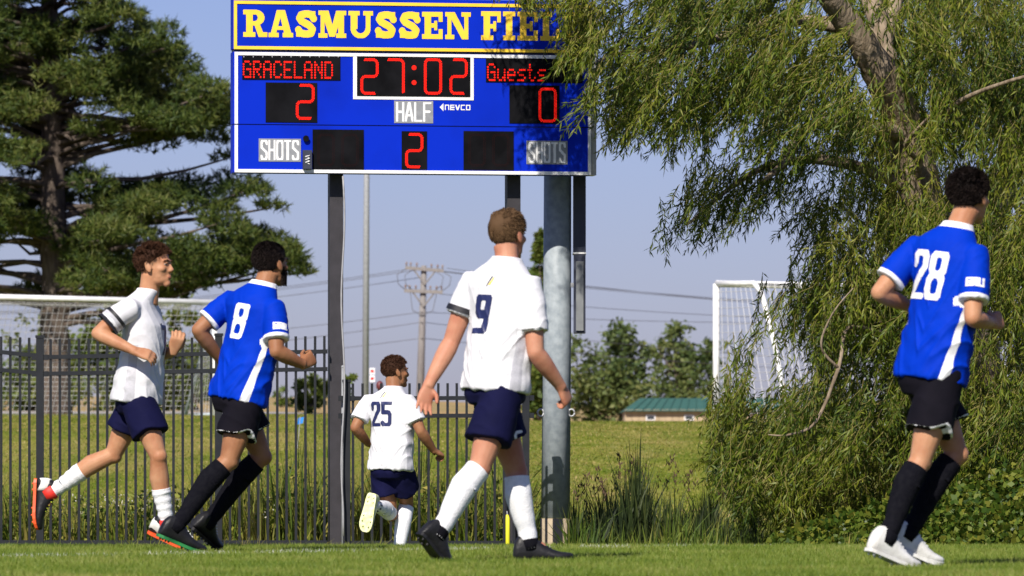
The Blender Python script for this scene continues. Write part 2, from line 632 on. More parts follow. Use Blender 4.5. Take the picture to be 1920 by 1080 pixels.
ST = {  # thin stroke letters in a unit box
    'S': [[(.9, .8), (.75, .97), (.25, .97), (.1, .8), (.15, .62), (.85, .38), (.9, .2), (.75, .03), (.25, .03), (.1, .2)]],
    'H': [[(.1, 0), (.1, 1)], [(.9, 0), (.9, 1)], [(.1, .5), (.9, .5)]],
    'O': [[(.25, .02), (.1, .2), (.1, .8), (.25, .98), (.75, .98), (.9, .8), (.9, .2), (.75, .02), (.25, .02)]],
    'T': [[(0, .98), (1, .98)], [(.5, 0), (.5, 1)]],
    'A': [[(.05, 0), (.5, 1), (.95, 0)], [(.22, .32), (.78, .32)]],
    'L': [[(.1, 1), (.1, .03), (.9, .03)]],
    'F': [[(.1, 0), (.1, .97), (.9, .97)], [(.1, .52), (.75, .52)]],
    'N': [[(.1, 0), (.1, .98), (.7, .98), (.9, .8), (.9, 0)]],
    'E': [[(.9, .98), (.1, .98), (.1, .02), (.9, .02)], [(.1, .5), (.85, .5)]],
    'V': [[(.05, 1), (.5, 0), (.95, 1)]],
    'C': [[(.9, .98), (.25, .98), (.1, .8), (.1, .2), (.25, .02), (.9, .02)]],
    'G': [[(.9, .98), (.25, .98), (.1, .8), (.1, .2), (.25, .02), (.9, .02), (.9, .5), (.55, .5)]],
    'R': [[(.1, 0), (.1, .98), (.75, .98), (.9, .8), (.75, .52), (.1, .52)], [(.5, .5), (.9, 0)]],
    'U': [[(.1, 1), (.1, .2), (.25, .02), (.75, .02), (.9, .2), (.9, 1)]],
    '8': [[(.3, .52), (.15, .65), (.15, .86), (.3, .96), (.7, .96), (.85, .86), (.85, .65), (.7, .52), (.3, .52), (.12, .4), (.12, .14), (.3, .04), (.7, .04), (.88, .14), (.88, .4), (.7, .52)]],
    '2': [[(.14, .72), (.14, .86), (.3, .96), (.7, .96), (.86, .86), (.86, .66), (.14, .14), (.14, .06)], [(.1, .05), (.9, .05)]],
    '9': [[(.86, .5), (.3, .5), (.15, .6), (.15, .86), (.3, .96), (.7, .96), (.86, .86), (.86, .14), (.7, .04), (.14, .04)]],
    '5': [[(.88, .95), (.14, .95), (.14, .56), (.7, .56), (.87, .44), (.87, .15), (.7, .05), (.3, .05), (.12, .14)]],
    '7': [[(.1, .95), (.88, .95), (.5, 0)]],
    '1': [[(.3, .8), (.55, .97), (.55, 0)]],
}


# ------------------------------------------------------------------ scoreboard
BD0, BD1 = 48.2, 48.66
BX0, BX1 = 437.0, 1118.0


def bD(px):
    # depth of the slanted board plane along the ray through px
    a, b = P(BX0, YH, BD0), P(BX1, YH, BD1)
    k = (px - 960) / F
    # a + t(b-a): x = k*y
    t = (k * a.y - a.x) / ((b.x - a.x) - k * (b.y - a.y))
    return a.y + t * (b.y - a.y)


_bu = (P(BX1, YH, BD1) - P(BX0, YH, BD0))
BU = Vector((_bu.x, _bu.y, 0)).normalized()
BN = Vector((BU.y, -BU.x, 0))          # towards the viewer
BO = P(BX0, YH, BD0)


def buz(px, py):
    p = P(px, py, bD(px))
    return (p - BO).dot(BU), p.z


def bpt(u, z, off):
    q = BO + BU * u + BN * off
    return Vector((q.x, q.y, z))


def brect(mb, x0, y0, x1, y1, o0, o1):
    """box on the board between pixel corners (z levels taken at the middle), from offset o0 to o1"""
    xm = (x0 + x1) / 2
    u0, _ = buz(x0, 0); u1, _ = buz(x1, 0)
    z1 = buz(xm, y0)[1]; z0 = buz(xm, y1)[1]
    c = bpt((u0 + u1) / 2, (z0 + z1) / 2, (o0 + o1) / 2)
    mb.box(c, BU * ((u1 - u0) / 2), BN * ((o1 - o0) / 2), Vector((0, 0, (z1 - z0) / 2)))
    return u0, u1, z0, z1


def bglyph(name, parts, W, u0, z0, wid, hei, off, m, parent, cell=0.003, asp=1.0):
    """flat lettering; parts in a box W x 1"""
    nx, ny = max(4, int(wid / cell)), max(4, int(hei / cell))
    xs = (np.arange(nx) + .5) / nx * W
    ys = (np.arange(ny) + .5) / ny
    X, Y = np.meshgrid(xs, ys)
    mask = g_mask(parts, X, Y, asp)
    V, Q = [], []
    for r, a, b in g_runs(mask):
        ua, ub = u0 + a / nx * wid, u0 + b / nx * wid
        za, zb = z0 + r / ny * hei, z0 + (r + 1) / ny * hei
        k = len(V)
        V += [bpt(ua, za, off), bpt(ub, za, off), bpt(ub, zb, off), bpt(ua, zb, off)]
        Q.append((k, k + 1, k + 2, k + 3))
    return link(name, mesh_arrays(name, V, Q), m, parent)


M_BBLUE = mat('board_blue', rgb(0, 33, 160), 0.55, rgb(0, 40, 184), 2.2, spec=0.10, detail=8, thr=(0.2, 0.55))
M_BBLUE.node_tree.nodes['Principled BSDF'].inputs['Roughness'].default_value = 0.55
M_GOLD = mat('board_gold', rgb(246, 205, 60), 0.5, rgb(240, 196, 50), 9)
M_BWHITE = mat('board_white', (0.82, 0.82, 0.82), 0.5, (0.76, 0.76, 0.77), 6)
M_BBLACK = mat('display_black', (0.003, 0.003, 0.004), 0.6, (0.008, 0.008, 0.010), 5, spec=0.06)
M_BDARK = mat('cabinet_dark', (0.02, 0.025, 0.05), 0.5, (0.03, 0.035, 0.06), 4)
M_LED = mat('led_red', (0.80, 0.012, 0.006), 0.5, emit=0.55, spec=0.1)
M_LEDOFF = mat('led_off', (0.022, 0.005, 0.005), 0.5, (0.03, 0.006, 0.006), 40, spec=0.1)
M_ALU = mat('aluminium', (0.42, 0.43, 0.45), 0.4, (0.34, 0.35, 0.37), 14, metal=0.1)
M_PLATE = mat('plate_grey', (0.27, 0.28, 0.30), 0.5, (0.22, 0.23, 0.25), 25)
M_POST = mat('post_paint', (0.030, 0.027, 0.034), 0.6, (0.021, 0.019, 0.024), 12, bump=0.1, bscale=90)


def scoreboard():
    uW, _ = buz(BX1, 0)
    base = bpt(uW / 2, gz(0, 48.5), -0.2)
    t = thing('scoreboard', base, 'blue scoreboard on two dark posts with yellow lettering and red lit numbers', 'scoreboard')
    zt = buz(BX0, -6)[1]
    zm = buz(BX0, 94)[1]
    zb = buz(BX0, 323)[1]
    u1 = buz(1109, 0)[0]
    # cabinets
    def slab(name, z0, z1, m, ua=0.0, ub=u1):
        mb = MB()
        mb.box(bpt((ua + ub) / 2, (z0 + z1) / 2, -0.1), BU * ((ub - ua) / 2), BN * 0.1, Vector((0, 0, (z1 - z0) / 2)))
        return mb.build(name, m, t)
    name_panel = slab('name_panel', zm + 0.012, zt, M_BBLUE)
    zs = buz(BX0, 233)[1]
    main = slab('main_panel', zs + 0.004, zm - 0.012, M_BBLUE)
    low = slab('main_panel', zb, zs - 0.004, M_BBLUE)
    tag(low, 'lower blue panel of the scoreboard with shot counters')
    mb = MB()
    mb.box(bpt(u1 / 2, (zt + zb) / 2, -0.115), BU * (u1 / 2 - 0.01), BN * 0.09, Vector((0, 0, (zt - zb) / 2 - 0.01)))
    mb.build('backing_frame', M_BDARK, t)
    mb = MB()
    mb.box(bpt(u1 + 0.022, (zt + zb) / 2, -0.09), BU * 0.020, BN * 0.085, Vector((0, 0, (zt - zb) / 2)))
    mb.build('side_channel', M_ALU, t)
    # gold border
    def border(parent, ua, ub, za, zc, w, m, name):
        for (c, h, v) in (((ua + ub) / 2, (ub - ua) / 2, 'b'), ((ua + ub) / 2, (ub - ua) / 2, 't')):
            mb = MB()
            z = za + w / 2 if v == 'b' else zc - w / 2
            mb.box(bpt(c, z, 0.004), BU * h, BN * 0.004, Vector((0, 0, w / 2)))
            mb.build(name, m, parent)
        for u in (ua + w / 2, ub - w / 2):
            mb = MB()
            mb.box(bpt(u, (za + zc) / 2, 0.0035), BU * (w / 2), BN * 0.0035, Vector((0, 0, (zc - za) / 2 - w - 0.0005)))
            mb.build(name, m, parent)
    border(name_panel, 0.006, u1 - 0.006, buz(BX0, 92)[1], buz(BX0, 1)[1], 0.026, M_GOLD, 'border_strip')
    # white frame, cut at the seam between the two cabinets
    w = 0.027
    zA, zB = zm - 0.014, zb
    for (za, zc, par) in ((zs + 0.005, zA, main), (zB, zs - 0.005, low)):
        for u in (0.012 + w / 2, u1 - w / 2 - 0.003):
            mb = MB()
            mb.box(bpt(u, (za + zc) / 2, 0.004), BU * (w / 2), BN * 0.004, Vector((0, 0, (zc - za) / 2)))
            mb.build('border_strip', M_BWHITE, par)
    for z, par in ((zA - w / 2, main), (zB + w / 2, low)):
        mb = MB()
        mb.box(bpt((0.012 + w + u1 - w - 0.003) / 2, z, 0.0035), BU * ((u1 - w - 0.003 - 0.012 - w) / 2 - 0.001), BN * 0.0035, Vector((0, 0, w / 2)))
        mb.build('border_strip', M_BWHITE, par)
    # RASMUSSEN FIELD
    def word(txt, pa, pb, ytop, ybot):
        ua, _ = buz(pa, 0); ub, _ = buz(pb, 0)
        gap = 0.05
        tot = sum(SLAB[c][0] for c in txt) + gap * (len(txt) - 1)
        k = (ub - ua) / tot
        u = ua
        z0 = buz(pa, ybot)[1]; z1 = buz(pa, ytop)[1]
        for c in txt:
            W = SLAB[c][0]
            bglyph('letter', SLAB[c][1], W, u, z0, W * k, z1 - z0, 0.003, M_GOLD, name_panel)
            u += (W + gap) * k
    word('RASMUSSEN', 456, 884, 18, 69)
    word('FIELD', 902, 1098, 21, 75)
    # displays
    def display(par, x0, y0, x1, y1, off=0.006):
        mb = MB()
        r = brect(mb, x0, y0, x1, y1, 0.0005, off)
        return mb.build('display', M_BBLACK, par), r
    def led(par, name, pts2, u0, z0, w, h, step=0.0125, off=0.0085, rows=(-0.006, 0.006), rad=0.0062, m=M_LED):
        mb = MB()
        for path in pts2:
            q = [Vector((u0 + x * w, z0 + y * h)) for x, y in path]
            for ri, row in enumerate(rows):
                carry = step * 0.5 * ri
                for a, b in zip(q[:-1], q[1:]):
                    d = b - a
                    L = d.length
                    if L < 1e-6: continue
                    d.normalize()
                    nn = Vector((-d.y, d.x)) * row
                    s = carry
                    while s < L:
                        c = a + d * s + nn
                        cc = bpt(c.x, c.y, off)
                        vs = [cc + BU * (rad * math.cos(j * math.pi / 3)) + Vector((0, 0, rad * math.sin(j * math.pi / 3))) for j in range(6)]
                        mb.add(vs, [(0, 1, 2, 3, 4, 5)])
                        s += step
                    carry = s - L
        return mb.build(name, m, par)
    SEG = {'2': [[(.18, 1), (.84, 1), (1, .92), (1, .58), (.86, .5), (.14, .5), (0, .42), (0, .08), (.14, 0), (.86, 0)]],
           '7': [[(.1, 1), (.84, 1), (1, .92), (1, .02)]],
           '0': [[(.14, 1), (.86, 1), (1, .92), (1, .08), (.86, 0), (.14, 0), (0, .08), (0, .92), (.14, 1)]]}
    def digit(par, ch, x0, y0, x1, y1, m=M_LED, **k):
        ua, _ = buz(x0, 0); ub, _ = buz(x1, 0)
        xm = (x0 + x1) / 2
        za, zc = buz(xm, y1)[1], buz(xm, y0)[1]
        return led(par, 'digit', SEG[ch], ua, za, ub - ua, zc - za, m=m, **k)
    # clock
    mb = MB(); brect(mb, 662, 101, 888, 187, 0.0005, 0.005); cf = mb.build('clock_frame', M_BWHITE, main)
    mb = MB(); brect(mb, 669, 106.5, 881.5, 181, 0.0055, 0.009); clock = mb.build('display', M_BBLACK, main)
    for ch, a, b in (('2', 678, 707), ('7', 724, 756), ('0', 797, 826), ('2', 845, 874)):
        digit(clock, ch, a, 112, b, 175, off=0.0115)
    for y in (127, 155):
        mb = MB()
        u, z = buz(776, y)
        c = bpt(u, z, 0.0115)
        mb.add([c + BU * (0.020 * math.cos(j * math.pi / 6)) + Vector((0, 0, 0.020 * math.sin(j * math.pi / 6))) for j in range(12)], [tuple(range(12))])
        mb.build('colon_dot', M_LED, clock)
    # team names, dot matrix
    DOT = {'G': '01110 10001 10000 10111 10001 10001 01111', 'R': '11110 10001 10001 11110 10100 10010 10001', 'A': '01110 10001 10001 11111 10001 10001 10001',
           'C': '01110 10001 10000 10000 10000 10001 01110', 'E': '11111 10000 10000 11110 10000 10000 11111', 'L': '10000 10000 10000 10000 10000 10000 11111',
           'N': '10001 11001 10101 10101 10011 10001 10001', 'D': '11110 10001 10001 10001 10001 10001 11110', 'u': '00000 00000 10001 10001 10001 10011 01101',
           'e': '00000 00000 01110 10001 11111 10000 01110', 's': '00000 00000 01111 10000 01110 00001 11110', 't': '01000 01000 11100 01000 01000 01001 00110'}
    def matrix(par, txt, x0, x1, y0, y1):
        n = len(txt)
        xm = (x0 + x1) / 2
        pitch = (x1 - x0) / (n * 6 - 1)
        for i, ch in enumerate(txt):
            mb = MB()
            for r, row in enumerate(DOT[ch].split()):
                for c, bit in enumerate(row):
                    if bit == '1':
                        x = x0 + (i * 6 + c + .5) * pitch
                        u, _ = buz(x, 0)
                        z = buz(xm, y0 + (y1 - y0) * (r + .5) / 7)[1]
                        q = bpt(u, z, 0.0085)
                        mb.add([q + BU * (0.0072 * math.cos(j * math.pi / 3)) + Vector((0, 0, 0.0088 * math.sin(j * math.pi / 3))) for j in range(6)], [(0, 1, 2, 3, 4, 5)])
            mb.build('letter', M_LED, par)
    d1, _ = display(main, 454, 105, 638, 150)
    matrix(d1, 'GRACELAND', 455, 624, 114, 147.5)
    for k in range(11):
        mb = MB()
        u, z = buz(457 + k * 17.7, 106.5)
        mb.box(bpt(u, z, 0.0075), BU * 0.004, BN * 0.0012, Vector((0, 0, 0.004)))
        mb.build('screw_head', M_ALU, d1)
    d2, _ = display(main, 911, 110, 1092, 155)
    matrix(d2, 'Guests', 913, 1023, 119, 153)
    d3, _ = display(main, 498, 155, 594.5, 229.5)
    digit(d3, '2', 557, 160, 587, 222)
    d4, _ = display(main, 955, 160, 1049, 231.5)
    digit(d4, '0', 1012, 167, 1041, 227)
    d5, _ = display(low, 586, 243, 682, 318)
    d6, _ = display(low, 753, 246, 800.5, 318)
    digit(d6, '2', 762, 252, 791, 313)
    d7, _ = display(low, 869, 246, 963, 319)
    for par, xs in ((d5, (597, 642)), (d7, (880, 925))):
        for x in xs:
            for ch in '0':
                digit(par, ch, x, 253, x + 28, 310, m=M_LEDOFF, rad=0.003)
    # word plates
    def plate(par, txt, x0, y0, x1, y1):
        mb = MB()
        u0, u1_, z0, z1 = brect(mb, x0, y0, x1, y1, 0.0005, 0.004)
        pl = mb.build('word_plate', M_PLATE, par)
        n = len(txt)
        mg = 0.012
        w = (u1_ - u0 - 2 * mg) / n
        for i, ch in enumerate(txt):
            bglyph('letter', [('s', s, .062) for s in ST[ch]], 1.0, u0 + mg + i * w + 0.003, z0 + 0.012, w - 0.006, z1 - z0 - 0.024, 0.006, M_BWHITE, pl, asp=(w / (z1 - z0)))
        return pl
    plate(low, 'SHOTS', 485, 260, 564, 303)
    plate(low, 'SHOTS', 987, 264, 1064, 308)
    plate(main, 'HALF', 739, 189, 812, 231)
    # maker's mark
    u0, z1 = buz(824, 194); u1_, z0 = buz(883, 208)
    z0 = buz(824, 208)[1]
    mk = bglyph('maker_mark', [('p', [(0, .5), (.62, 1), (.62, 0)])], .8, u0, z0, (u1_ - u0) * .16, z1 - z0, 0.003, M_BWHITE, main)
    for i, ch in enumerate('NEVCO'):
        w = (u1_ - u0) * .84 / 5
        bglyph('letter', [('s', s, .14) for s in ST[ch]], 1, u0 + (u1_ - u0) * .17 + i * w, z0 + 0.008, w * .82, (z1 - z0) * .72, 0.003, M_BWHITE, mk, cell=0.002)
    # horn and its little box
    mb = MB()
    u, z = buz(573, 260)
    mb.tube([bpt(u, z, 0.0005), bpt(u, z, 0.03)], [0.022, 0.026], 14)
    mb.build('horn', M_BBLACK, low)
    mb = MB(); brect(mb, 567, 282, 583.5, 317, 0.0005, 0.05); hb = mb.build('control_box', M_BDARK, low)
    mb = MB()
    u, z = buz(575, 300)
    pts = [bpt(u + 0.018 * math.cos(k * .9), z + 0.035 - k * 0.0034, 0.056 + 0.006 * math.sin(k * .9)) for k in range(22)]
    mb.tube(pts, 0.004, 6)
    mb.build('coiled_cable', M_BWHITE, hb, True)
    # posts behind the board
    for px in (636.5, 970.5):
        u, _ = buz(px, 0)
        c = bpt(u, 0, -0.27)
        g = gz(c.x, c.y) - 0.2
        mb = MB()
        mb.box((c.x, c.y, (g + zt) / 2), BU * 0.056, BN * 0.07, Vector((0, 0, (zt - g) / 2)))
        mb.build('post', M_POST, t)
    # cable down the left post
    u, _ = buz(642, 0)
    mb = MB()
    pts = []
    for k in range(26):
        y = 330 + k * 27
        wob = 3.0 * math.sin(k * 0.55) * (1 if k < 24 else 0.3)
        q = P(643 + wob, y, 48.36)
        pts.append(q)
    mb.tube(pts, 0.008, 6)
    mb.build('cable', mat('cable_grey', (0.35, 0.35, 0.36), 0.5, (0.28, 0.28, 0.3), 20), t, True)
    return t


scoreboard()


# ------------------------------------------------------------------ galvanised pole with cabinet behind the board
M_GALV = mat('galvanised_steel', (0.34, 0.385, 0.42), 0.5, (0.24, 0.28, 0.315), 18, metal=0.0, bump=0.06, bscale=120, detail=8)
M_BASE = mat('tan_base', (0.40, 0.32, 0.22), 0.8, (0.33, 0.27, 0.19), 20, bump=0.3)


def galv_pole():
    D = 49.35
    top = P(1047, -60, D)
    x = top.x
    g = gz(x, D)
    t = thing('steel_pole', (x, D, g), 'thick galvanised steel pole with tan footing behind the scoreboard', 'pole')
    zb = P(1040, 971, D).z
    mb = MB()
    mb.tube([(x - 0.025, D, zb), (x - 0.012, D, 1.6), (x, D, top.z)], [0.122, 0.119, 0.112], 32)
    mb.build('shaft', M_GALV, t, True)
    mb = MB()
    mb.tube([(x - 0.03, D, g - 0.1), (x - 0.03, D, zb - 0.004)], [0.124, 0.124], 32)
    mb.build('footing', M_BASE, t, True)
    for s, py in ((-1, 774), (1, 774)):
        z = P(0, py, D).z
        mb = MB()
        cx = x - 0.02 + s * 0.13
        mb.tube([(cx + 0.026 * math.cos(a), D - 0.05, z + 0.03 * math.sin(a)) for a in np.linspace(0, 2 * math.pi, 13)], 0.008, 6)
        mb.build('eye_bolt', M_ALU, t, True)
    D2 = D - 0.08
    t2 = thing('control_cabinet', P(1086, 625, D2), 'dark electrical cabinet mounted on the side of the thick steel pole', 'cabinet')
    def bx(name, x0, y0, x1, y1, d0, d1, m):
        a, b = P(x0, y1, D2), P(x1, y0, D2)
        mb = MB()
        mb.abox(a.x, b.x, D2 + d0, D2 + d1, a.z, b.z)
        return mb.build(name, m, t2)
    bx('upper_box', 1075, 250, 1098.5, 472.5, 0, 0.3, M_BDARK)
    bx('trim_strip', 1074, 473, 1099, 476, -0.004, 0.3, M_BWHITE)
    bx('lower_box', 1076, 476.5, 1098, 624, 0, 0.3, M_BDARK)
    bx('door', 1080, 490, 1094, 620, -0.02, -0.001, mat('cabinet_door', (0.20, 0.21, 0.22), 0.5, (0.15, 0.16, 0.17), 9))
    bx('bracket', 1070, 530, 1077, 538, 0.05, 0.1, M_ALU)


galv_pole()

# ------------------------------------------------------------------ iron fence
M_IRON = mat('fence_paint', (0.009, 0.011, 0.015), 0.55, (0.014, 0.016, 0.020), 9, spec=0.25)


def fence(name, label, x0, x1, rails, top, posts, phase, D=48.45):
    """rails, top: ((px, py),(px, py)) lines"""
    def at(l, px):
        return l[0][1] + (l[1][1] - l[0][1]) * (px - l[0][0]) / (l[1][0] - l[0][0])
    c = P((x0 + x1) / 2, 1030, D)
    t = thing(name, (c.x, D, gz(c.x, D)), label, 'fence', 'iron fence sections by the scoreboard')
    for l in rails:
        a, b = P(x0, at(l, x0), D), P(x1, at(l, x1), D)
        d = (b - a)
        mb = MB()
        mb.box((a + b) / 2, d / 2, Vector((0, 0.019, 0)), Vector((0, 0, 0.017)))
        mb.build('rail', M_IRON, t)
    zb = P(0, 1026, D).z
    me = None
    px = x0 + phase
    while px < x1 - 4:
        if all(abs(px - q) > 9 for q in posts):
            ztop = P(px, at(top, px), D).z
            mb = MB()
            x = P(px, 0, D).x
            lean = random.uniform(-0.003, 0.003)
            c0, c1 = Vector((x, D, zb)), Vector((x + lean, D, ztop))
            mb.box((c0 + c1) / 2, Vector((0.0105, 0, 0)), Vector((0, 0.0105, 0)), (c1 - c0) / 2)
            mb.build('picket', M_IRON, t)
        px += 17.7
    for q in posts:
        x = P(q, 0, D).x
        zt = P(q, at(top, q) - 2, D).z
        g = gz(x, D) - 0.1
        mb = MB()
        mb.abox(x - 0.03, x + 0.03, D - 0.031, D + 0.031, g, zt)
        mb.box((x, D, zt + 0.012), (0.036, 0, 0), (0, 0.036, 0), (0, 0, 0.011))
        mb.build('post', M_IRON, t)
        for l in rails[:2]:
            z = P(q, at(l, q), D).z
            for s in (-1, 1):
                mb = MB()
                mb.abox(x + s * 0.05 - 0.019, x + s * 0.05 + 0.019, D - 0.024, D + 0.024, z - 0.022, z + 0.022)
                mb.build('rail_bracket', M_IRON, t)
    return t


fence('iron_fence', 'dark iron picket fence section ending short of the left goal post line', -110, 74, [((-110, 650), (74, 667)), ((-110, 684), (74, 700)), ((-110, 1016), (74, 1017))], ((-110, 626), (74, 634)), [-108], 6)
fence('iron_fence', 'tall dark iron picket fence section running up to the left scoreboard post', 75, 614, [((75, 670), (614, 659)), ((75, 701), (614, 692)), ((75, 1017), (614, 1017))], ((75, 636), (614, 630)), [75, 410], 20)
fence('iron_fence', 'lower dark iron picket fence section between the scoreboard posts', 646, 1000, [((646, 747), (1000, 746)), ((646, 780), (1000, 779)), ((646, 1018), (1000, 1018))], ((646, 719), (1000, 718)), [650, 986], 16)
# ------------------------------------------------------------------ people
M_SKIN = mat('skin_fair', (0.48, 0.25, 0.14), 0.55, (0.38, 0.165, 0.085), 11, spec=0.25, sss=0.08, bump=0.05, bscale=200)
M_SKIN2 = mat('skin_tan', (0.34, 0.16, 0.08), 0.55, (0.26, 0.11, 0.052), 11, spec=0.25, sss=0.1, bump=0.05, bscale=200)
M_SKIN3 = mat('skin_pink', (0.49, 0.24, 0.15), 0.55, (0.40, 0.15, 0.09), 9, spec=0.25, sss=0.08, bump=0.05, bscale=200)
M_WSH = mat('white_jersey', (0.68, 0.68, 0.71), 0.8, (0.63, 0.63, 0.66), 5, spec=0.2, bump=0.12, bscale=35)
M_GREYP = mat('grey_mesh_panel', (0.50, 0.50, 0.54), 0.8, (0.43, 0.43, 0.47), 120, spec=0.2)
M_BSH = mat('blue_jersey', rgb(0, 50, 176), 0.7, rgb(0, 46, 168), 6, spec=0.07, bump=0.12, bscale=35)
M_BTRIM = mat('jersey_trim_white', (0.80, 0.80, 0.82), 0.7, (0.72, 0.72, 0.76), 60, spec=0.2)
M_NAVY = mat('navy_shorts', (0.005, 0.0055, 0.036), 0.85, (0.004, 0.0045, 0.029), 8, spec=0.12, bump=0.15, bscale=30)
M_NUMN = mat('navy_print', (0.012, 0.018, 0.085), 0.5, (0.016, 0.022, 0.095), 30)
M_BLKS = mat('black_shorts', (0.005, 0.0045, 0.008), 0.85, (0.007, 0.006, 0.010), 8, spec=0.08, bump=0.15, bscale=30)
M_WSOCK = mat('white_sock', (0.80, 0.80, 0.82), 0.85, (0.70, 0.71, 0.74), 45, spec=0.1, bump=0.25, bscale=120)
M_BSOCK = mat('black_sock', (0.005, 0.005, 0.008), 0.9, (0.008, 0.008, 0.011), 45, spec=0.05, bump=0.25, bscale=120)
M_SHB = mat('black_boot', (0.009, 0.009, 0.011), 0.45, (0.016, 0.016, 0.018), 20, spec=0.25, bump=0.1)
M_SHW = mat('white_boot', (0.72, 0.72, 0.70), 0.45, (0.60, 0.59, 0.56), 20, spec=0.4, bump=0.1)
M_SHY = mat('yellow_sole', (0.78, 0.80, 0.30), 0.5, (0.80, 0.80, 0.55), 30)
M_SHO = mat('orange_sole', (0.85, 0.11, 0.02), 0.5, (0.75, 0.08, 0.02), 30)
M_RED = mat('red_collar', (0.75, 0.03, 0.02), 0.6, (0.65, 0.03, 0.02), 30)
M_LIME = mat('lime_tab', (0.65, 0.75, 0.05), 0.5, (0.6, 0.7, 0.05), 30)
M_GREENS = mat('green_sole', (0.012, 0.10, 0.03), 0.5, (0.03, 0.26, 0.07), 9)
M_EYEW = mat('eye_white', (0.42, 0.38, 0.35), 0.5, (0.38, 0.34, 0.32), 40, spec=0.2)
M_EYED = mat('eye_dark', (0.03, 0.018, 0.012), 0.2, (0.02, 0.012, 0.01), 40)
M_LIP = mat('lip', (0.42, 0.15, 0.12), 0.45, (0.38, 0.13, 0.10), 60)
M_BAND = mat('armband_black', (0.008, 0.008, 0.012), 0.6, (0.012, 0.012, 0.016), 30)


def hair_mat(name, cols):
    return leafmat(name, cols, 0.0, 0.75, None, 0.12)


M_HDARK = hair_mat('hair_black', [(0.006, 0.004, 0.004), (0.012, 0.008, 0.007), (0.02, 0.013, 0.011)])
M_HBRN = hair_mat('hair_brown', [(0.025, 0.010, 0.006), (0.05, 0.022, 0.012), (0.075, 0.034, 0.018)])
M_HBLD = hair_mat('hair_dark_blond', [(0.055, 0.030, 0.015), (0.105, 0.060, 0.030), (0.165, 0.098, 0.050)])


def rdir(deg, tilt=0.0):
    a = math.radians(deg)
    b = math.radians(tilt)
    return Vector((math.cos(a) * math.cos(b), -math.sin(a) * math.cos(b), math.sin(b)))


def np3(v):
    return np.array((v.x, v.y, v.z))


def foot_frame(an, kn, toe):
    d = (toe - an)
    up = (kn - an)
    d0 = d.normalized()
    # the toe point lies lower than the ankle: sole direction is d turned back by the drop
    up = (up - d0 * up.dot(d0))
    up.normalize()
    return d0, up


def build_shoe(root, an, kn, toe, mats, k=1.0, label=None):
    """mats: upper, sole, heel panel or None, collar or None"""
    d, up = foot_frame(an, kn, toe)
    # ankle-to-toe line falls by the ankle height over the boot length
    ang = math.atan2(0.065, 0.20)
    ax = d.cross(up).normalized()
    d = Matrix.Rotation(ang, 3, ax) @ d
    up = ax.cross(d).normalized() * 1.0
    if up.dot(kn - an) < 0:
        up = -up
    side = d.cross(up).normalized()
    prof = [(-.080, .016, -.030), (-.074, .027, .012), (-.055, .034, .040), (-.02, .037, .052), (.015, .038, .046), (.045, .040, .020), (.08, .043, -.004), (.115, .047, -.022),
            (.15, .048, -.034), (.18, .043, -.042), (.203, .030, -.050), (.214, .014, -.060)]
    mb = MB()
    zb = -.080
    rings = []
    for x, w, zt in prof:
        spring = 0.018 * max(0, (x - .12) / .095) ** 2
        r = []
        for j in range(20):
            t = 2 * math.pi * j / 20
            ca, sa = math.cos(t), math.sin(t)
            ca = math.copysign(abs(ca) ** .75, ca)
            sa = math.copysign(abs(sa) ** .75, sa)
            hh = (zt - zb) / 2
            ww = w * (1.0 - 0.22 * max(0, sa) * (1 if x > .02 else .4))
            r.append(an + (d * x + side * (ww * ca) + up * (zb + spring + hh + hh * sa)) * k)
        rings.append(r)
    mb.loft(rings)
    shoe = link('boot', remesh(mb, 0.006, 2, 'boot'), mats[0], root)
    if label:
        shoe['label'] = label
    mb = MB()
    out, n = [], 0
    for x, w, zt in prof:
        out.append((x, w + .004))
    pts = [(x, w) for x, w in out] + [(x, -w) for x, w in reversed(out)]
    rings = []
    for z in (zb - .010, zb + .006):
        rings.append([an + (d * x + side * y + up * (z + 0.018 * max(0, (x - .12) / .095) ** 2)) * k for x, y in pts])
    mb.loft(rings)
    for x, y in ((-.05, .02), (-.05, -.02), (-.015, .022), (-.015, -.022), (.09, .03), (.09, -.03), (.13, .034), (.13, -.034), (.17, .022), (.17, -.022)):
        sp = 0.018 * max(0, (x - .12) / .095) ** 2
        c = an + (d * x + side * y + up * (zb - .009 + sp)) * k
        mb.tube([c, c - up * (.011 * k)], [.0075 * k, .005 * k], 7)
    mb.build('sole', mats[1], shoe)
    mb = MB()
    for i in range(5):
        x = .035 + i * .018
        zt = np.interp(x, [p[0] for p in prof], [p[2] for p in prof])
        c = an + (d * x + up * (zt + .0015)) * k
        sl = -0.9 if x < .09 else -.6
        mb.tube([c - side * .020 * k - up * .004 * k, c + up * .001 * k, c + side * .020 * k - up * .004 * k], .0028 * k, 5)
    mb.build('laces', mats[4] if len(mats) > 4 else mats[0], shoe)
    if mats[2]:
        mb = MB()
        mb.eloft([(an + (d * x + up * z) * k, side * w * k, up * h * k) for x, w, z, h in ((-.084, .012, -.035, .022), (-.078, .030, -.03, .036), (-.055, .038, -.025, .046), (-.03, .0395, -.03, .046), (-.012, .0395, -.045, .032))], 18)
        mb.build('heel_panel', mats[2], shoe, True)
    if mats[3]:
        mb = MB()
        sk = (kn - an).normalized()
        e1 = (d - sk * d.dot(sk)).normalized()
        c = an + sk * .030
        mb.tube([an + sk * q for q in (-.03, .0, .022, .028)], [.045, .0475, .0465, .043], 18)
        mb.build('collar', mats[3], shoe, True)
    return shoe, (d, up, side)


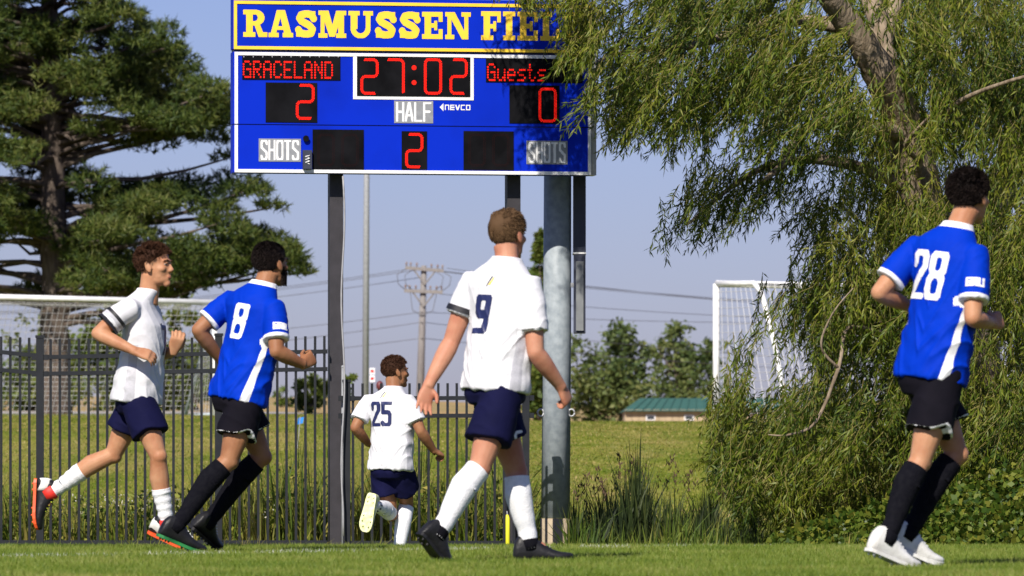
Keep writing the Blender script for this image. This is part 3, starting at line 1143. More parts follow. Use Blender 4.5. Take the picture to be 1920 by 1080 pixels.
def add_hand(mb, wr, tip, n, right, curl, k=1.0, thumb=0.5):
    d = (tip - wr).normalized()
    n = (n - d * n.dot(d)).normalized()
    th = d.cross(n) if right else n.cross(d)
    specs = []
    for x, w, t in ((-.015, .027, .021), (.015, .031, .020), (.045, .040, .0175), (.075, .0425, .0155), (.092, .040, .012)):
        specs.append((wr + d * x * k, th * w * k, n * t * k))
    mb.eloft(specs, 14, 2.6)
    for off, L, r, sp in ((.0325, .072, .0090, .10), (.0108, .080, .0094, .03), (-.0110, .075, .0090, -.04), (-.0320, .060, .0080, -.12)):
        p = wr + (d * .085 + th * off) * k
        ang = 0.12
        pts = [p - d * .02 * k]
        pts.append(p)
        dirb = (d + th * sp).normalized()
        cur = p
        for i, fr in enumerate((.45, .30, .25)):
            ang += curl * (0.85, 1.0, 0.7)[i]
            v = dirb * math.cos(ang) + n * math.sin(ang)
            cur = cur + v * (L * fr * k)
            pts.append(cur)
        mb.tube(pts, [r * k, r * k, r * .97 * k, r * .9 * k, r * .72 * k], 8)
    p = wr + (d * .022 + th * .024 + n * .006) * k
    v1 = (d * .55 + th * (.75 - .3 * thumb) + n * (.25 + .35 * thumb)).normalized()
    v2 = (d * .85 + th * (.35 - .5 * thumb) + n * (.2 + .4 * thumb)).normalized()
    mb.tube([p - v1 * .01 * k, p + v1 * .034 * k, p + v1 * .034 * k + v2 * .028 * k, p + v1 * .034 * k + v2 * .050 * k], [.014 * k, .0115 * k, .0105 * k, .0075 * k], 8)


def person(S):
    s = S['s']
    D0 = F / s
    J = lambda q: P(q[0], q[1], D0 + q[2])
    # P() at the joint's own depth would move it sideways, keep metric layout at D0
    def J(q):
        b = P(q[0], q[1], D0)
        return Vector((b.x, b.y + q[2], b.z))
    pel, neck, head = J(S['pelvis']), J(S['neck']), J(S['head'])
    spine = neck - pel
    tl = spine.length
    U = spine.normalized()
    rs = rdir(S['yaw'], S.get('tilt', 0))
    rh = rdir(S['yaw_hip'])
    rs = (rs - U * rs.dot(U)).normalized()
    rh = (rh - U * rh.dot(U)).normalized()
    fs, fh = U.cross(rs).normalized(), U.cross(rh).normalized()
    so = S.get('shoff', (0, 0))
    shc = pel + spine * .835 + Vector((so[0] / s, 0, -so[1] / s))
    sw = S.get('sw', .185)
    sh = {'R': shc + rs * sw, 'L': shc - rs * sw}
    hip = {'R': pel + rh * .088, 'L': pel - rh * .088}
    el = {a: J(S['el' + a]) for a in 'LR'}
    wr = {a: J(S['wr' + a]) for a in 'LR'}
    tip = {a: J(S['tip' + a]) for a in 'LR'}
    kn = {a: J(S['kn' + a]) for a in 'LR'}
    an = {a: J(S['an' + a]) for a in 'LR'}
    toe = {a: J(S['toe' + a]) for a in 'LR'}
    bw = S.get('bulk', 1.0)
    zg = gz(pel.x, pel.y)
    root = thing('person', (pel.x, pel.y, zg), S['label'], 'person', 'football players')

    def ax(t):
        """lateral and forward axis at height t of the torso"""
        w = min(max(t, 0), 1)
        r = (rh * (1 - w) + rs * w).normalized()
        f = U.cross(r).normalized()
        return r, f

    def tor(specs, grow=0.0):
        out = []
        for t, a, b, fo in specs:
            r, f = ax(t)
            shift = Vector()
            if t > .6:
                shift = (shc - (pel + spine * .835)) * min(1, (t - .6) / .235) * (1 if t < .9 else max(0, (1 - t) / .1))
            out.append((pel + spine * t + f * fo + shift, r * (a * bw + grow), f * (b * bw + grow)))
        return out

    # ---- body, one continuous surface
    mb = MB()
    mb.eloft(tor([(-.16, .10, .09, 0), (-.08, .155, .105, 0), (.0, .158, .108, 0), (.25, .135, .095, 0.01), (.5, .15, .105, .015), (.7, .16, .105, .01), (.84, .145, .085, 0), (.93, .085, .06, 0), (1.0, .05, .05, 0)]), 20)
    hu = Vector((0, 0, 1))
    hd = rdir(S['head_yaw'] - 90)       # forward of the head
    pit = math.radians(S.get('head_pitch', 0))
    hr = hd.cross(hu).normalized()
    hf = (hd * math.cos(pit) + hu * math.sin(pit)).normalized()
    hu = hr.cross(hf).normalized()
    hk = S.get('hk', 1.0)
    def hp(r, f, u):
        return head + (hr * r + hf * f + hu * u) * hk
    def hel(r, f, u, a, b, c):
        mb.ell(hp(r, f, u), hr * a * hk, hf * b * hk, hu * c * hk, 18, 12)
    hel(0, -.012, .033, .076, .098, .086)
    hel(0, .022, -.012, .066, .072, .090)
    hel(0, .030, -.070, .053, .058, .040)
    hel(0, .040, -.055, .058, .035, .035)
    hel(0, .074, -.094, .024, .022, .022)
    hel(0, .076, .030, .052, .018, .012)
    for q in (-1, 1):
        hel(q * .042, .058, -.015, .022, .028, .020)
        hel(q * .011, .093, -.025, .009, .012, .009)
        mb.ell(hp(q * .078, -.006, -.004), hr * .009 * hk + hf * -.006 * hk * 0, hf * .022 * hk - hu * .004 * hk, hu * .034 * hk - hf * .008 * hk, 12, 8)
    mb.tube([hp(0, .080, .028), hp(0, .092, .004), hp(0, .106, -.020), hp(0, .096, -.031)], [.009 * hk, .0105 * hk, .0125 * hk, .010 * hk], 10)
    hel(0, .070, -.074, .032, .020, .022)
    hel(0, .080, -.043, .024, .013, .013)
    hel(0, .086, -.056, .024, .014, .0075)
    hel(0, .084, -.067, .021, .014, .0075)
    nk0 = hp(0, -.018, -.045)
    mb.tube([nk0, nk0.lerp(neck, .5), neck - U * .01, neck - U * .07], [.060, .057, .058, .060], 16)
    for a in 'LR':
        sgn = 1 if a == 'R' else -1
        A, E, W = sh[a], el[a], wr[a]
        L = lambda p, q, t: p.lerp(q, t)
        inner = A - rs * sgn * .06
        mb.tube([inner - U * .02, A - U * .014, L(A, E, .3), L(A, E, .6), L(A, E, .9), E], [x * bw for x in (.042, .046, .050, .048, .042, .040)], 14)
        mb.tube([E, L(E, W, .15), L(E, W, .35), L(E, W, .65), L(E, W, .9), W + (tip[a] - W).normalized() * .01], [x * bw for x in (.040, .044, .043, .036, .029, .028)], 14)
        mb.sph(E, .040 * bw)
        add_hand(mb, W, tip[a], Vector(S['palm' + a]), a == 'R', S['curl' + a], S.get('handk', 1.0), S.get('thumb', .5))
        H, K, N = hip[a], kn[a], an[a]
        shank = (N - K).normalized()
        thd = (K - H).normalized()
        back = (thd * 1.0 - shank * thd.dot(shank))
        back = -back.normalized() if back.length > .15 else -fh
        if back.dot(fh) > .3:
            back = -fh
        back = (back - shank * back.dot(shank)).normalized()
        mb.tube([H + U * .05, H, L(H, K, .35), L(H, K, .7), L(H, K, .92), K], [x * bw for x in (.055, .074, .082, .069, .055, .051)], 16)
        mb.sph(K - back * .008, .050 * bw)
        mb.ell(L(H, K, .78) - back * .016, rh * .050 * bw, fh * .045 * bw, thd * .09)
        mb.tube([K, L(K, N, .12) + back * .006, L(K, N, .32) + back * .016, L(K, N, .55) + back * .010, L(K, N, .8), N], [x * bw for x in (.050, .052, .060, .050, .038, .035)], 16)
        d0, up0 = foot_frame(N, K, toe[a])
        mb.tube([N, N + (toe[a] - N) * .35], [.036, .030], 10)
    body = link('body', remesh(mb, 0.0055, 4, 'body', 0.4), S['skin'], root)

    # ---- face
    for q in (-1, 1):
        m2 = MB()
        m2.ell(hp(q * .031, .0790, .011), hr * .0115 * hk, hf * .0088 * hk, hu * .0048 * hk)
        e = m2.build('eye', M_EYEW, body, True)
        m2 = MB()
        m2.sph(hp(q * .031, .0840, .011), .0048 * hk)
        m2.build('iris', M_EYED, e, True)
        m2 = MB()
        m2.tube([hp(q * .014, .095, .029), hp(q * .032, .092, .034), hp(q * .050, .078, .029)], [.0035 * hk, .0045 * hk, .003 * hk], 6)
        m2.build('eyebrow', S['hair'], body, True)
        if not S.get('lower_only'):
            m2 = MB()
            m2.tube([hp(q * .018, .0885, .016), hp(q * .031, .0915, .0195), hp(q * .045, .083, .015)], .0028 * hk, 6)
            m2.build('eyelid', S['skin'], body, True)
    m2 = MB()
    m2.ell(hp(0, .0905, -.0615), hr * .022 * hk, hf * .010 * hk, hu * .0032 * hk)
    m2.build('mouth', M_LIP, body, True)

    # ---- hair: cap plus strands
    def hairline(p_f):
        q = min(max((p_f + .035) / .115, 0), 1)
        return S.get('nape', -.045) + q ** 0.8 * (.062 - S.get('nape', -.045) + .012)
    V, Q = [], []
    thick = S.get('hair_thick', .012)
    mbh = MB()
    nu, nv = 48, 30
    cen = (0, -.012, .033)
    seed = S['s']
    rows = []
    for i in range(nv + 1):
        ph = math.pi * i / nv * .86
        row = []
        for j in range(nu):
            t = 2 * math.pi * j / nu
            dr, df, du = math.sin(ph) * math.cos(t), math.sin(ph) * math.sin(t), math.cos(ph)
            pr, pf, pu = dr * .076, cen[1] + df * .098, cen[2] + du * .086
            m = pu - hairline(pf)
            # nape stays on the narrowing skull
            top = min(max(pu / .10, 0), 1)
            h = thick * (S.get('side_k', .45) + (1 - S.get('side_k', .45)) * top)
            h *= 1 + S.get('messy', .5) * .5 * mnoise.noise(Vector((dr * 5, df * 5, du * 5 + seed)))
            e = min(max(m / .018, -1), 1)
            rr = h * max(e, 0) if e > 0 else -.02 * (-e)
            if pf < -.02 and pu < .0:
                rr += .004 * 0
            row.append(hp(pr + dr * rr, pf + df * rr, pu + du * rr))
        rows.append(row)
    mbh.loft(rows)
    hair = mbh.build('hair', S['hair'], body, True)
    n = 0
    SV, SQ = [], []
    want = S.get('strands', 3200)
    rr_ = random.Random(int(s))
    sl = S.get('strand_len', .012)
    sweep = Vector(S.get('sweep', (0, -.3, 0)))
    while n < want:
        du = rr_.uniform(-.6, 1)
        t = rr_.uniform(0, 2 * math.pi)
        q = math.sqrt(max(0, 1 - du * du))
        dr, df = q * math.cos(t), q * math.sin(t)
        pr, pf, pu = dr * .076, cen[1] + df * .098, cen[2] + du * .086
        if pu - hairline(pf) < rr_.uniform(-.003, .008):
            continue
        top = min(max(pu / .10, 0), 1)
        h = thick * (S.get('side_k', .45) + (1 - S.get('side_k', .45)) * top)
        root_p = hp(pr + dr * h * .92, pf + df * h * .92, pu + du * h * .92)
        out = (hr * dr + hf * df + hu * du)
        flow = hr * sweep.x + hf * sweep.y + hu * sweep.z - hu * (.6 * (1 - top))
        clump = Vector((mnoise.noise(root_p * 40), mnoise.noise(root_p * 40 + Vector((9, 0, 0))), mnoise.noise(root_p * 40 + Vector((0, 9, 0)))))
        dd = (out * S.get('stand', .6) + flow + clump * S.get('messy', .5)).normalized()
        L = sl * (.45 + .55 * top) * rr_.uniform(.6, 1.3)
        sd = dd.cross(Vector((rr_.uniform(-1, 1), rr_.uniform(-1, 1), rr_.uniform(-1, 1)))).normalized() * .0015
        mid = root_p + dd * L * .55
        tp = root_p + dd * L + (flow * .25 - hu * .1) * L
        k = len(SV)
        SV += [root_p - sd, root_p + sd, mid + sd * .8, mid - sd * .8, tp + sd * .2, tp - sd * .2]
        SQ += [(k, k + 1, k + 2, k + 3), (k + 3, k + 2, k + 4, k + 5)]
        n += 1
    st = link('hair_strands', mesh_arrays('hair_strands', SV, SQ), S['hair'], hair)
    if S.get('beard'):
        mbb = MB()
        rows = []
        SV, SQ = [], []
        for i in range(2600):
            a = rr_.uniform(-1.75, 1.75)
            u = rr_.uniform(-.108, -.005)
            lim = -.045 if abs(a) < .8 else .01
            if u > lim and not (abs(a) < .35 and -.052 < u < -.04):
                continue
            w = .058 + .006 * (u + .1) * 10
            c0 = hp(math.sin(a) * w, .028 + math.cos(a) * .060, u)
            out = (hr * math.sin(a) + hf * math.cos(a)).normalized()
            dd = (out * .6 - hu * .8 + hf * .2).normalized()
            sd = dd.cross(Vector((rr_.uniform(-1, 1), rr_.uniform(-1, 1), rr_.uniform(-1, 1)))).normalized() * .0016
            k = len(SV)
            SV += [c0 - sd, c0 + sd, c0 + dd * .013 + sd * .3, c0 + dd * .013 - sd * .3]
            SQ.append((k, k + 1, k + 2, k + 3))
        link('beard', mesh_arrays('beard', SV, SQ), S['hair'], body)

    # ---- shirt
    team = S['team']
    mb = MB()
    hem = S.get('hem', -.10)
    hq = S.get('hemk', .93)
    mb.eloft(tor([(hem, .197 * hq, .150 * hq, 0), (hem + .06, .196 * hq, .149 * hq, 0), (.10, .188 * hq, .141 * hq, .0), (.3, .170, .124, .005), (.5, .172, .122, .010), (.68, .178, .124, .008), (.78, .178, .114, .0), (.84, .172, .104, .0), (.89, .158, .094, -.002), (.935, .130, .082, -.004), (.98, .094, .071, -.006), (1.01, .076, .067, -.006), (1.035, .070, .065, -.006)]), 28, 2.25)
    sl_end = {}
    for a in 'LR':
        sgn = 1 if a == 'R' else -1
        A, E = sh[a], el[a]
        fr = S.get('sleeve' + a, .64)
        end = A.lerp(E, fr)
        inner = A - rs * sgn * .09 - U * .01
        mb.tube([inner, A - U * .012, A.lerp(E, fr * .45), A.lerp(E, fr * .8), end], [x * (.5 + .5 * bw) for x in (.068, .068, .068, .070, .073)], 18)
        sl_end[a] = (A, E, (A - E).length * fr)
    me = remesh(mb, 0.0072, 5, 'shirt')
    V = coords(me); N = normals(me); Q = quads(me)
    o3, u3, r3, f3 = np3(pel), np3(U), np3(rs), np3(fs)
    loc = V - o3
    hh, aa, bb = loc @ u3, loc @ r3, loc @ f3
    disp = np.zeros(len(V))
    sd = S['s'] * .37
    for i in range(len(V)):
        h, a, b = hh[i] / tl, aa[i], bb[i]
        n1 = mnoise.noise(Vector((a * 7 + sd, hh[i] * 13 + a * 6, b * 7)))
        n2 = mnoise.noise(Vector((a * 15, hh[i] * 22 - a * 14 + sd, b * 15)))
        n3 = 1 - abs(mnoise.noise(Vector((a * 5 + 3, hh[i] * 9 - abs(a) * 16 + sd, b * 5)))) * 2
        low = min(max((.75 - h) / .5, .25), 1)
        disp[i] = low * (.0070 * n1 + .0045 * n2 + .011 * max(n3, 0) ** 3)
        if h > .9:
            disp[i] *= .3
    V2 = V + N * disp[:, None]
    fc = V2[Q].mean(1)
    cls = np.zeros(len(Q), int)
    fn = np.cross(V2[Q[:, 2]] - V2[Q[:, 0]], V2[Q[:, 3]] - V2[Q[:, 1]])
    fn /= np.maximum(np.linalg.norm(fn, axis=1), 1e-9)[:, None]
    for a in 'LR':
        A, E, ln = sl_end[a]
        ux = np3((E - A).normalized())
        q = fc - np3(A)
        al = q @ ux
        rad = np.linalg.norm(q - al[:, None] * ux, axis=1)
        cut = ln - (.020 if team == 'blue' else 0.0)
        sgn = 1 if a == 'R' else -1
        rdv = (q - al[:, None] * ux) / np.maximum(rad, 1e-6)[:, None]
        out_ok = ((fn * rdv).sum(1) > .2) | (al > ln - .006)
        cls[out_ok & (rad < .09) & (al > cut) & (al < ln + .03) & (((fc - np3(shc)) @ r3) * sgn > .06)] = 1
    lc = fc - o3
    tt = (lc @ u3) / tl
    rmix = np.clip(tt, 0, 1)[:, None]
    rr = np3(rh) * (1 - rmix) + np3(rs) * rmix
    rr /= np.linalg.norm(rr, axis=1)[:, None]
    ff = np.cross(u3, rr)
    x, y = (lc * rr).sum(1) / .17, (lc * ff).sum(1) / .12
    angb = np.degrees(np.arctan2(np.abs(x), -y))        # 0 at the back, 90 at the side
    onarm = np.zeros(len(Q), bool)
    for a in 'LR':
        A, E, ln = sl_end[a]
        ux = np3((E - A).normalized())
        q = fc - np3(A)
        al = q @ ux
        rad = np.linalg.norm(q - al[:, None] * ux, axis=1)
        onarm |= (al > .02) & (rad < .088) & (al < ln + .02)
    ft = np.clip(tt, hem, .72)
    if team == 'blue':
        cen_ = 58 + (ft - hem) / (.72 - hem) * 26
        wid = 10 - (ft - hem) / (.72 - hem) * 4.5
        side = (np.abs(angb - cen_) < wid) & (tt < .70) & ~onarm & (cls == 0)
        cls[side] = 2
        cls[tt > .99] = 3
    else:
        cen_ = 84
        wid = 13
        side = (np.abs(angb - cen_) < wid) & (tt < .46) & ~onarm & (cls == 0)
        cls[side] = 2
        cls[tt > 1.0] = 3
    # clean edges: slide the vertices between two colours onto the true boundary
    vmin = np.full(len(V2), 99); vmax = np.full(len(V2), -1)
    for c in range(4):
        np.minimum.at(vmin, Q[:, c], cls); np.maximum.at(vmax, Q[:, c], cls)
    for i in np.where((vmin != vmax) & (vmax == 1) & (vmin == 0))[0]:
        p = V2[i]
        a = 'R' if (p - np3(shc)) @ r3 > 0 else 'L'
        A, E, ln = sl_end[a]
        ux = np3((E - A).normalized())
        V2[i] += ux * np.clip((ln - .020) - (p - np3(A)) @ ux, -.006, .006)
    for i in np.where((vmin == 0) & (vmax == 2))[0]:
        q = V2[i] - o3
        tv = (q @ u3) / tl
        w_ = min(max(tv, 0), 1)
        rv = np3(rh) * (1 - w_) + np3(rs) * w_
        rv /= np.linalg.norm(rv)
        fv = np.cross(u3, rv)
        qx, qy = q @ rv, q @ fv
        ang = math.degrees(math.atan2(abs(qx) / .17, -qy / .12))
        fq = min(max(tv, hem), .72)
        if team == 'blue':
            ce, wi = 58 + (fq - hem) / (.72 - hem) * 26, 10 - (fq - hem) / (.72 - hem) * 4.5
        else:
            ce, wi = 84, 13
        tgt = ce - wi if ang < ce else ce + wi
        if abs(tgt - ang) < 5:
            dth = math.radians(tgt - ang) * (1 if qx > 0 else -1)
            # raising the angle from the back turns the point forward on its own side
            tang = fv * abs(qx) + rv * (1 if qx > 0 else -1) * (-qy)
            V2[i] += tang * abs(dth) * (1 if tgt > ang else -1)
    for i in np.where((vmax == 3) & (vmin < 3))[0]:
        q = (V2[i] - o3) @ u3 / tl
        V2[i] += u3 * np.clip(((.99 if team == 'blue' else 1.0) - q) * tl, -.006, .006)
    main_m = M_BSH if team == 'blue' else M_WSH
    shirt = link('shirt', submesh('shirt', V2, Q, cls == 0), main_m, root)
    bvh = BVHTree.FromPolygons([tuple(v) for v in V2], [tuple(q) for q in Q])
    if (cls == 1).any():
        for a in 'LR':
            sgn = 1 if a == 'R' else -1
            k = (cls == 1) & (((fc - np3(shc)) @ r3) * sgn > 0)
            if k.any():
                link('cuff', submesh('cuff', V2, Q, k), M_BTRIM if team == 'blue' else M_WSH, shirt)
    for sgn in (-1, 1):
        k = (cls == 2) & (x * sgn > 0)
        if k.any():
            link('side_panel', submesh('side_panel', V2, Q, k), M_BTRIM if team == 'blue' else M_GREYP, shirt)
    if (cls == 3).any():
        link('collar', submesh('collar', V2, Q, cls == 3), M_BTRIM if team == 'blue' else M_WSH, shirt)

    # ---- printing on the shirt: strokes laid onto the cloth
    def printed(name, parts, W, px, py, wid, hei, m, parent, udir, vdir, ndir, cell=.0035, off=.0025, asp=1.0, skew=0.0):
        c = P(px, py, D0)
        ray = (c - Vector((0, 0, HC))).normalized()
        hit = bvh.ray_cast(Vector((0, 0, HC)), ray)
        if hit[0] is None:
            return None
        O = hit[0]
        nx, ny = int(wid / cell), int(hei / cell)
        xs = (np.arange(nx) + .5) / nx * W
        ys = (np.arange(ny) + .5) / ny
        X, Y = np.meshgrid(xs, ys)
        mk = g_mask(parts, X, Y, asp)
        pts = {}
        V, Qd = [], []
        def vert(i, j):
            if (i, j) not in pts:
                uu, vv = (i / nx - .5) * wid, (j / ny - .5) * hei
                p = O + udir * (uu + skew * vv) + vdir * vv - ndir * .25
                h = bvh.ray_cast(p, ndir)
                if h[0] is None:
                    pts[(i, j)] = None
                else:
                    pts[(i, j)] = len(V)
                    V.append(h[0] - ndir * off + h[1] * 0)
            return pts[(i, j)]
        for r in range(ny):
            for c_ in range(nx):
                if mk[r, c_]:
                    q = [vert(c_, r), vert(c_ + 1, r), vert(c_ + 1, r + 1), vert(c_, r + 1)]
                    if None not in q:
                        Qd.append(q)
        if not Qd:
            return None
        return link(name, mesh_arrays(name, V, Qd, True), m, parent)

    def text(name, txt, px, py, wid, hei, w, m, gap=.16, **kw):
        parts = []
        for i, ch in enumerate(txt):
            parts += [('s', [(i * (1 + gap) + a, b) for a, b in st_], w) for st_ in ST[ch]]
        n_ = len(txt)
        W = n_ + gap * (n_ - 1)
        return printed(name, parts, W, px, py, wid, hei, m, shirt, asp=wid / W / hei, **kw)

    if S.get('number'):
        txt, px, py, wid, hei, w = S['number']
        fdir = fs if not S.get('front_number') else -fs
        udir = rs if not S.get('front_number') else -rs
        text('shirt_number', txt, px, py, wid, hei, w, M_BTRIM if team == 'blue' else M_NUMN, udir=udir, vdir=U, ndir=fdir, skew=S.get('skew', 0))
    if S.get('sponsor'):
        px, py = S['sponsor']
        A, E, ln = sl_end['R']
        v = (A - E).normalized()
        nd = Vector((.15, 1, 0))
        nd = (nd - v * nd.dot(v)).normalized()
        ud = nd.cross(v).normalized()
        if ud.x < 0: ud = -ud
        text('sleeve_sponsor', 'GRU', px, py, .085, .042, .17, M_BTRIM, gap=.12, udir=ud, vdir=v, ndir=nd, cell=.0025)
    if S.get('neck_logo'):
        px, py = S['neck_logo']
        printed('neck_emblem', [('p', [(0, 0), (.35, .05), (.75, 1), (.6, 1)])], 1, px, py, .034, .04, M_GOLD, shirt, rs, U, fs, cell=.0025)
        printed('neck_emblem', [('p', [(.0, 0), (.10, 0), (.72, 1), (.55, 1)])], 1, px - 3, py, .04, .05, M_BAND, shirt, rs, U, fs, cell=.0025, off=.0035)
    if S.get('chest_logo'):
        px, py = S['chest_logo']
        printed('chest_emblem', [('s', [(.0, .5), (.25, .3), (1, .8)], .12)], 1, px, py, .035, .02, M_BAND, shirt, -rs, U, -fs, cell=.0025)
    for bandspec in S.get('bands', []):
        a, t0, t1, m, nm = bandspec
        A, E, ln = sl_end[a]
        v = (E - A).normalized()
        ux = np3(v)
        q = fc - np3(A)
        al = q @ ux
        mbx = MB()
        # ring hugging the sleeve
        e1 = v.orthogonal().normalized()
        e2 = v.cross(e1)
        rings = []
        for tq in (t0, t1):
            ring = []
            for j in range(36):
                an_ = 2 * math.pi * j / 36
                dd = e1 * math.cos(an_) + e2 * math.sin(an_)
                c = A + v * tq
                h = bvh.ray_cast(c, dd)
                r_ = (h[0] - c).length if h[0] is not None and (h[0] - c).length < .1 else .074
                ring.append(c + dd * (r_ + .006))
            rings.append(ring)
        nfc = [(j, (j + 1) % 36, 36 + (j + 1) % 36, 36 + j) for j in range(36)]
        mbx.add(rings[0] + rings[1], nfc)
        mbx.build(nm, m, shirt, True)

    # ---- shorts
    mb = MB()
    mb.eloft(tor([(.14, .150, .112, 0), (.05, .158, .116, 0), (-.06, .166, .122, 0), (-.15, .158, .120, 0), (-.22, .12, .10, 0)]), 26, 2.2)
    info = {}
    for a in 'LR':
        sgn = 1 if a == 'R' else -1
        H, K = hip[a], kn[a]
        v = (K - H).normalized()
        fr = S.get('short' + a, .70)
        L = (K - H).length * fr
        lat = (rh * sgn - v * (rh * sgn).dot(v)).normalized()
        fwd = v.cross(lat)
        rings = []
        slit = .045 if team == 'blue' else .02
        n = 32
        for q, rad in ((-.12, .06), (.0, .082), (.35, .097), (.7, .106), (.9, .109), (1.0, .111)):
            ring = []
            for j in range(n):
                th = 2 * math.pi * j / n
                lift = slit * math.exp(-((th if th < math.pi else th - 2 * math.pi) / .5) ** 2) * max(0, (q - .5) / .5)
                ring.append(H + v * (q * L - lift) + (lat * math.cos(th) + fwd * math.sin(th)) * rad * (.35 + .65 * bw))
            rings.append(ring)
        mb.loft(rings)
        info[a] = (H, v, L, lat, fwd, slit)
    me = remesh(mb, 0.0072, 5, 'shorts')
    V = coords(me); N = normals(me); Q = quads(me)
    for i in range(len(V)):
        p = V[i] - o3
        n1 = mnoise.noise(Vector((p[0] * 9 + sd, p[1] * 9, p[2] * 6)))
        n2 = 1 - abs(mnoise.noise(Vector((p[0] * 8 + p[2] * 9, p[1] * 8, p[2] * 4 + sd)))) * 2
        V[i] += N[i] * (.006 * n1 + .006 * max(n2, 0) ** 2)
    fc2 = V[Q].mean(1)
    trim = np.zeros(len(Q), bool)
    if team == 'blue':
        for a in 'LR':
            H, v, L, lat, fwd, slit = info[a]
            q = fc2 - np3(H)
            al = q @ np3(v)
            th = np.arctan2(q @ np3(fwd), q @ np3(lat))
            rad = np.hypot(q @ np3(fwd), q @ np3(lat))
            lift = slit * np.exp(-(th / .5) ** 2)
            fnn = np.cross(V[Q[:, 2]] - V[Q[:, 0]], V[Q[:, 3]] - V[Q[:, 1]])
            fnn /= np.maximum(np.linalg.norm(fnn, axis=1), 1e-9)[:, None]
            trim |= (np.abs(fnn @ np3(v)) < .88) & (al > L - lift - .0095) & (rad < .16) & (al < L + .02)
        vmin = np.full(len(V), 9); vmax = np.full(len(V), -1)
        for c in range(4):
            np.minimum.at(vmin, Q[:, c], trim.astype(int)); np.maximum.at(vmax, Q[:, c], trim.astype(int))
        for i in np.where(vmin != vmax)[0]:
            best = None
            for a in 'LR':
                H, v, L, lat, fwd, slit = info[a]
                q = V[i] - np3(H)
                e = (L - slit * math.exp(-(math.atan2(q @ np3(fwd), q @ np3(lat)) / .5) ** 2) - .0085) - q @ np3(v)
                if best is None or abs(e) < abs(best[0]):
                    best = (e, np3(v))
            V[i] += best[1] * np.clip(best[0], -.006, .006)
    shorts = link('shorts', submesh('shorts', V, Q, ~trim), M_BLKS if team == 'blue' else M_NAVY, root)
    if trim.any():
        link('hem_trim', submesh('hem_trim', V, Q, trim), M_BTRIM, shorts)
    if S.get('short_logo'):
        px, py = S['short_logo']
        bvh = BVHTree.FromPolygons([tuple(v) for v in V], [tuple(q) for q in Q])
        printed('shorts_emblem', [('s', [(.8, .9), (.3, .8), (.15, .5), (.3, .2), (.8, .1)], .13)], 1, px, py, .045, .06, M_BTRIM, shorts, Vector((1, 0, 0)), Vector((0, 0, 1)), Vector((0, 1, 0)), cell=.0025)

    # ---- socks and boots
    for a in 'LR':
        K, Nn = kn[a], an[a]
        f0 = S.get('sock' + a, S.get('sock', .1))
        shank = (Nn - K).normalized()
        thd = (K - hip[a]).normalized()
        back = (thd - shank * thd.dot(shank))
        back = -back.normalized() if back.length > .15 else -fh
        if back.dot(fh) > .3:
            back = -fh
        back = (back - shank * back.dot(shank)).normalized()
        pts, rad = [], []
        gridt = sorted(set([f0, f0 + .012, .32, .55, .8, .95, 1.0, 1.06] + list(np.linspace(f0, 1, 22))))
        for t in gridt:
            if t < f0: continue
            bk = np.interp(t, [0, .12, .32, .55, .8, 1], [0, .006, .016, .010, 0, 0])
            rr0 = np.interp(t, [0, .12, .32, .55, .8, 1, 1.1], [.053, .053, .058, .049, .038, .036, .036]) * bw
            wob = .0022 * math.sin(t * 60) if S.get('scrunch') else .0012 * math.sin(t * 31) * (1 if t > .6 else .2)
            pts.append(K.lerp(Nn, t) + back * bk)
            rad.append(rr0 + .0065 + wob)
        mb = MB()
        mb.tube(pts, rad, 20)
        sock = mb.build('sock', S['sock_m'], root, True)
        for (t0, m_, nm) in S.get('sock_marks', []):
            mbk = MB()
            c = K.lerp(Nn, t0)
            e1 = Vector((1, 0, 0)); e1 = (e1 - shank * e1.dot(shank)).normalized(); e2 = shank.cross(e1)
            for j in range(10):
                th = 2 * math.pi * j / 10
                for row in (0, 1):
                    q = c + shank * (.02 * row)
                    dd = e1 * math.cos(th) + e2 * math.sin(th)
                    tn = e2 * math.cos(th) - e1 * math.sin(th)
                    mbk.box(q + dd * (np.interp(t0, gridt, np.interp(gridt, [0, .12, .32, .55, .8, 1, 1.1], [.053, .053, .058, .049, .038, .036, .036])) * bw + .0078), tn * .006, dd * .002, shank * .005)
            mbk.build(nm, m_, sock)
        build_shoe(root, Nn, K, toe[a], S['boot' + a] if 'boot' + a in S else S['boot'], S.get('shoek', 1.0))
    return root


VB = (0, -1, 0)
person(dict(label='player in white jersey number 9 and navy shorts walking with his back turned', s=385, team='white', skin=M_SKIN3, hair=M_HBLD, bulk=1.05,
            pelvis=(930, 712, 0), neck=(951, 490, .02), head=(952, 442, .05), yaw=30, yaw_hip=55, head_yaw=36, shoff=(-8, 4), sw=.162, hk=1.0,
            elL=(846, 640, .10), wrL=(803, 722, .04), tipL=(787, 790, .0), palmL=(.35, -1, 0), curlL=.22,
            elR=(1004, 662, -.12), wrR=(1052, 725, .0), tipR=(1068, 760, .04), palmR=(-.9, .5, 0), curlR=1.0,
            knR=(900, 876, -.16), anR=(823, 998, -.28), toeR=(846, 1063, -.22),
            knL=(968, 884, .12), anL=(993, 1021, .10), toeL=(1072, 1049, .12),
            sleeveL=.56, sleeveR=.70, shortR=.71, shortL=.66, sockR=.04, sockL=.08, sock_m=M_WSOCK, boot=(M_SHB, M_SHB, None, M_BSOCK, M_SHB), hair_thick=.009, strand_len=.019, stand=.22, sweep=(0, .35, .1), strands=9000, messy=.3, nape=-.058,
            number=('9', 904, 589, .098, .19, .105), neck_logo=(923, 527), short_logo=(972, 818), skew=.12,
            bands=[('L', .136, .163, M_BAND, 'sleeve_band')]))
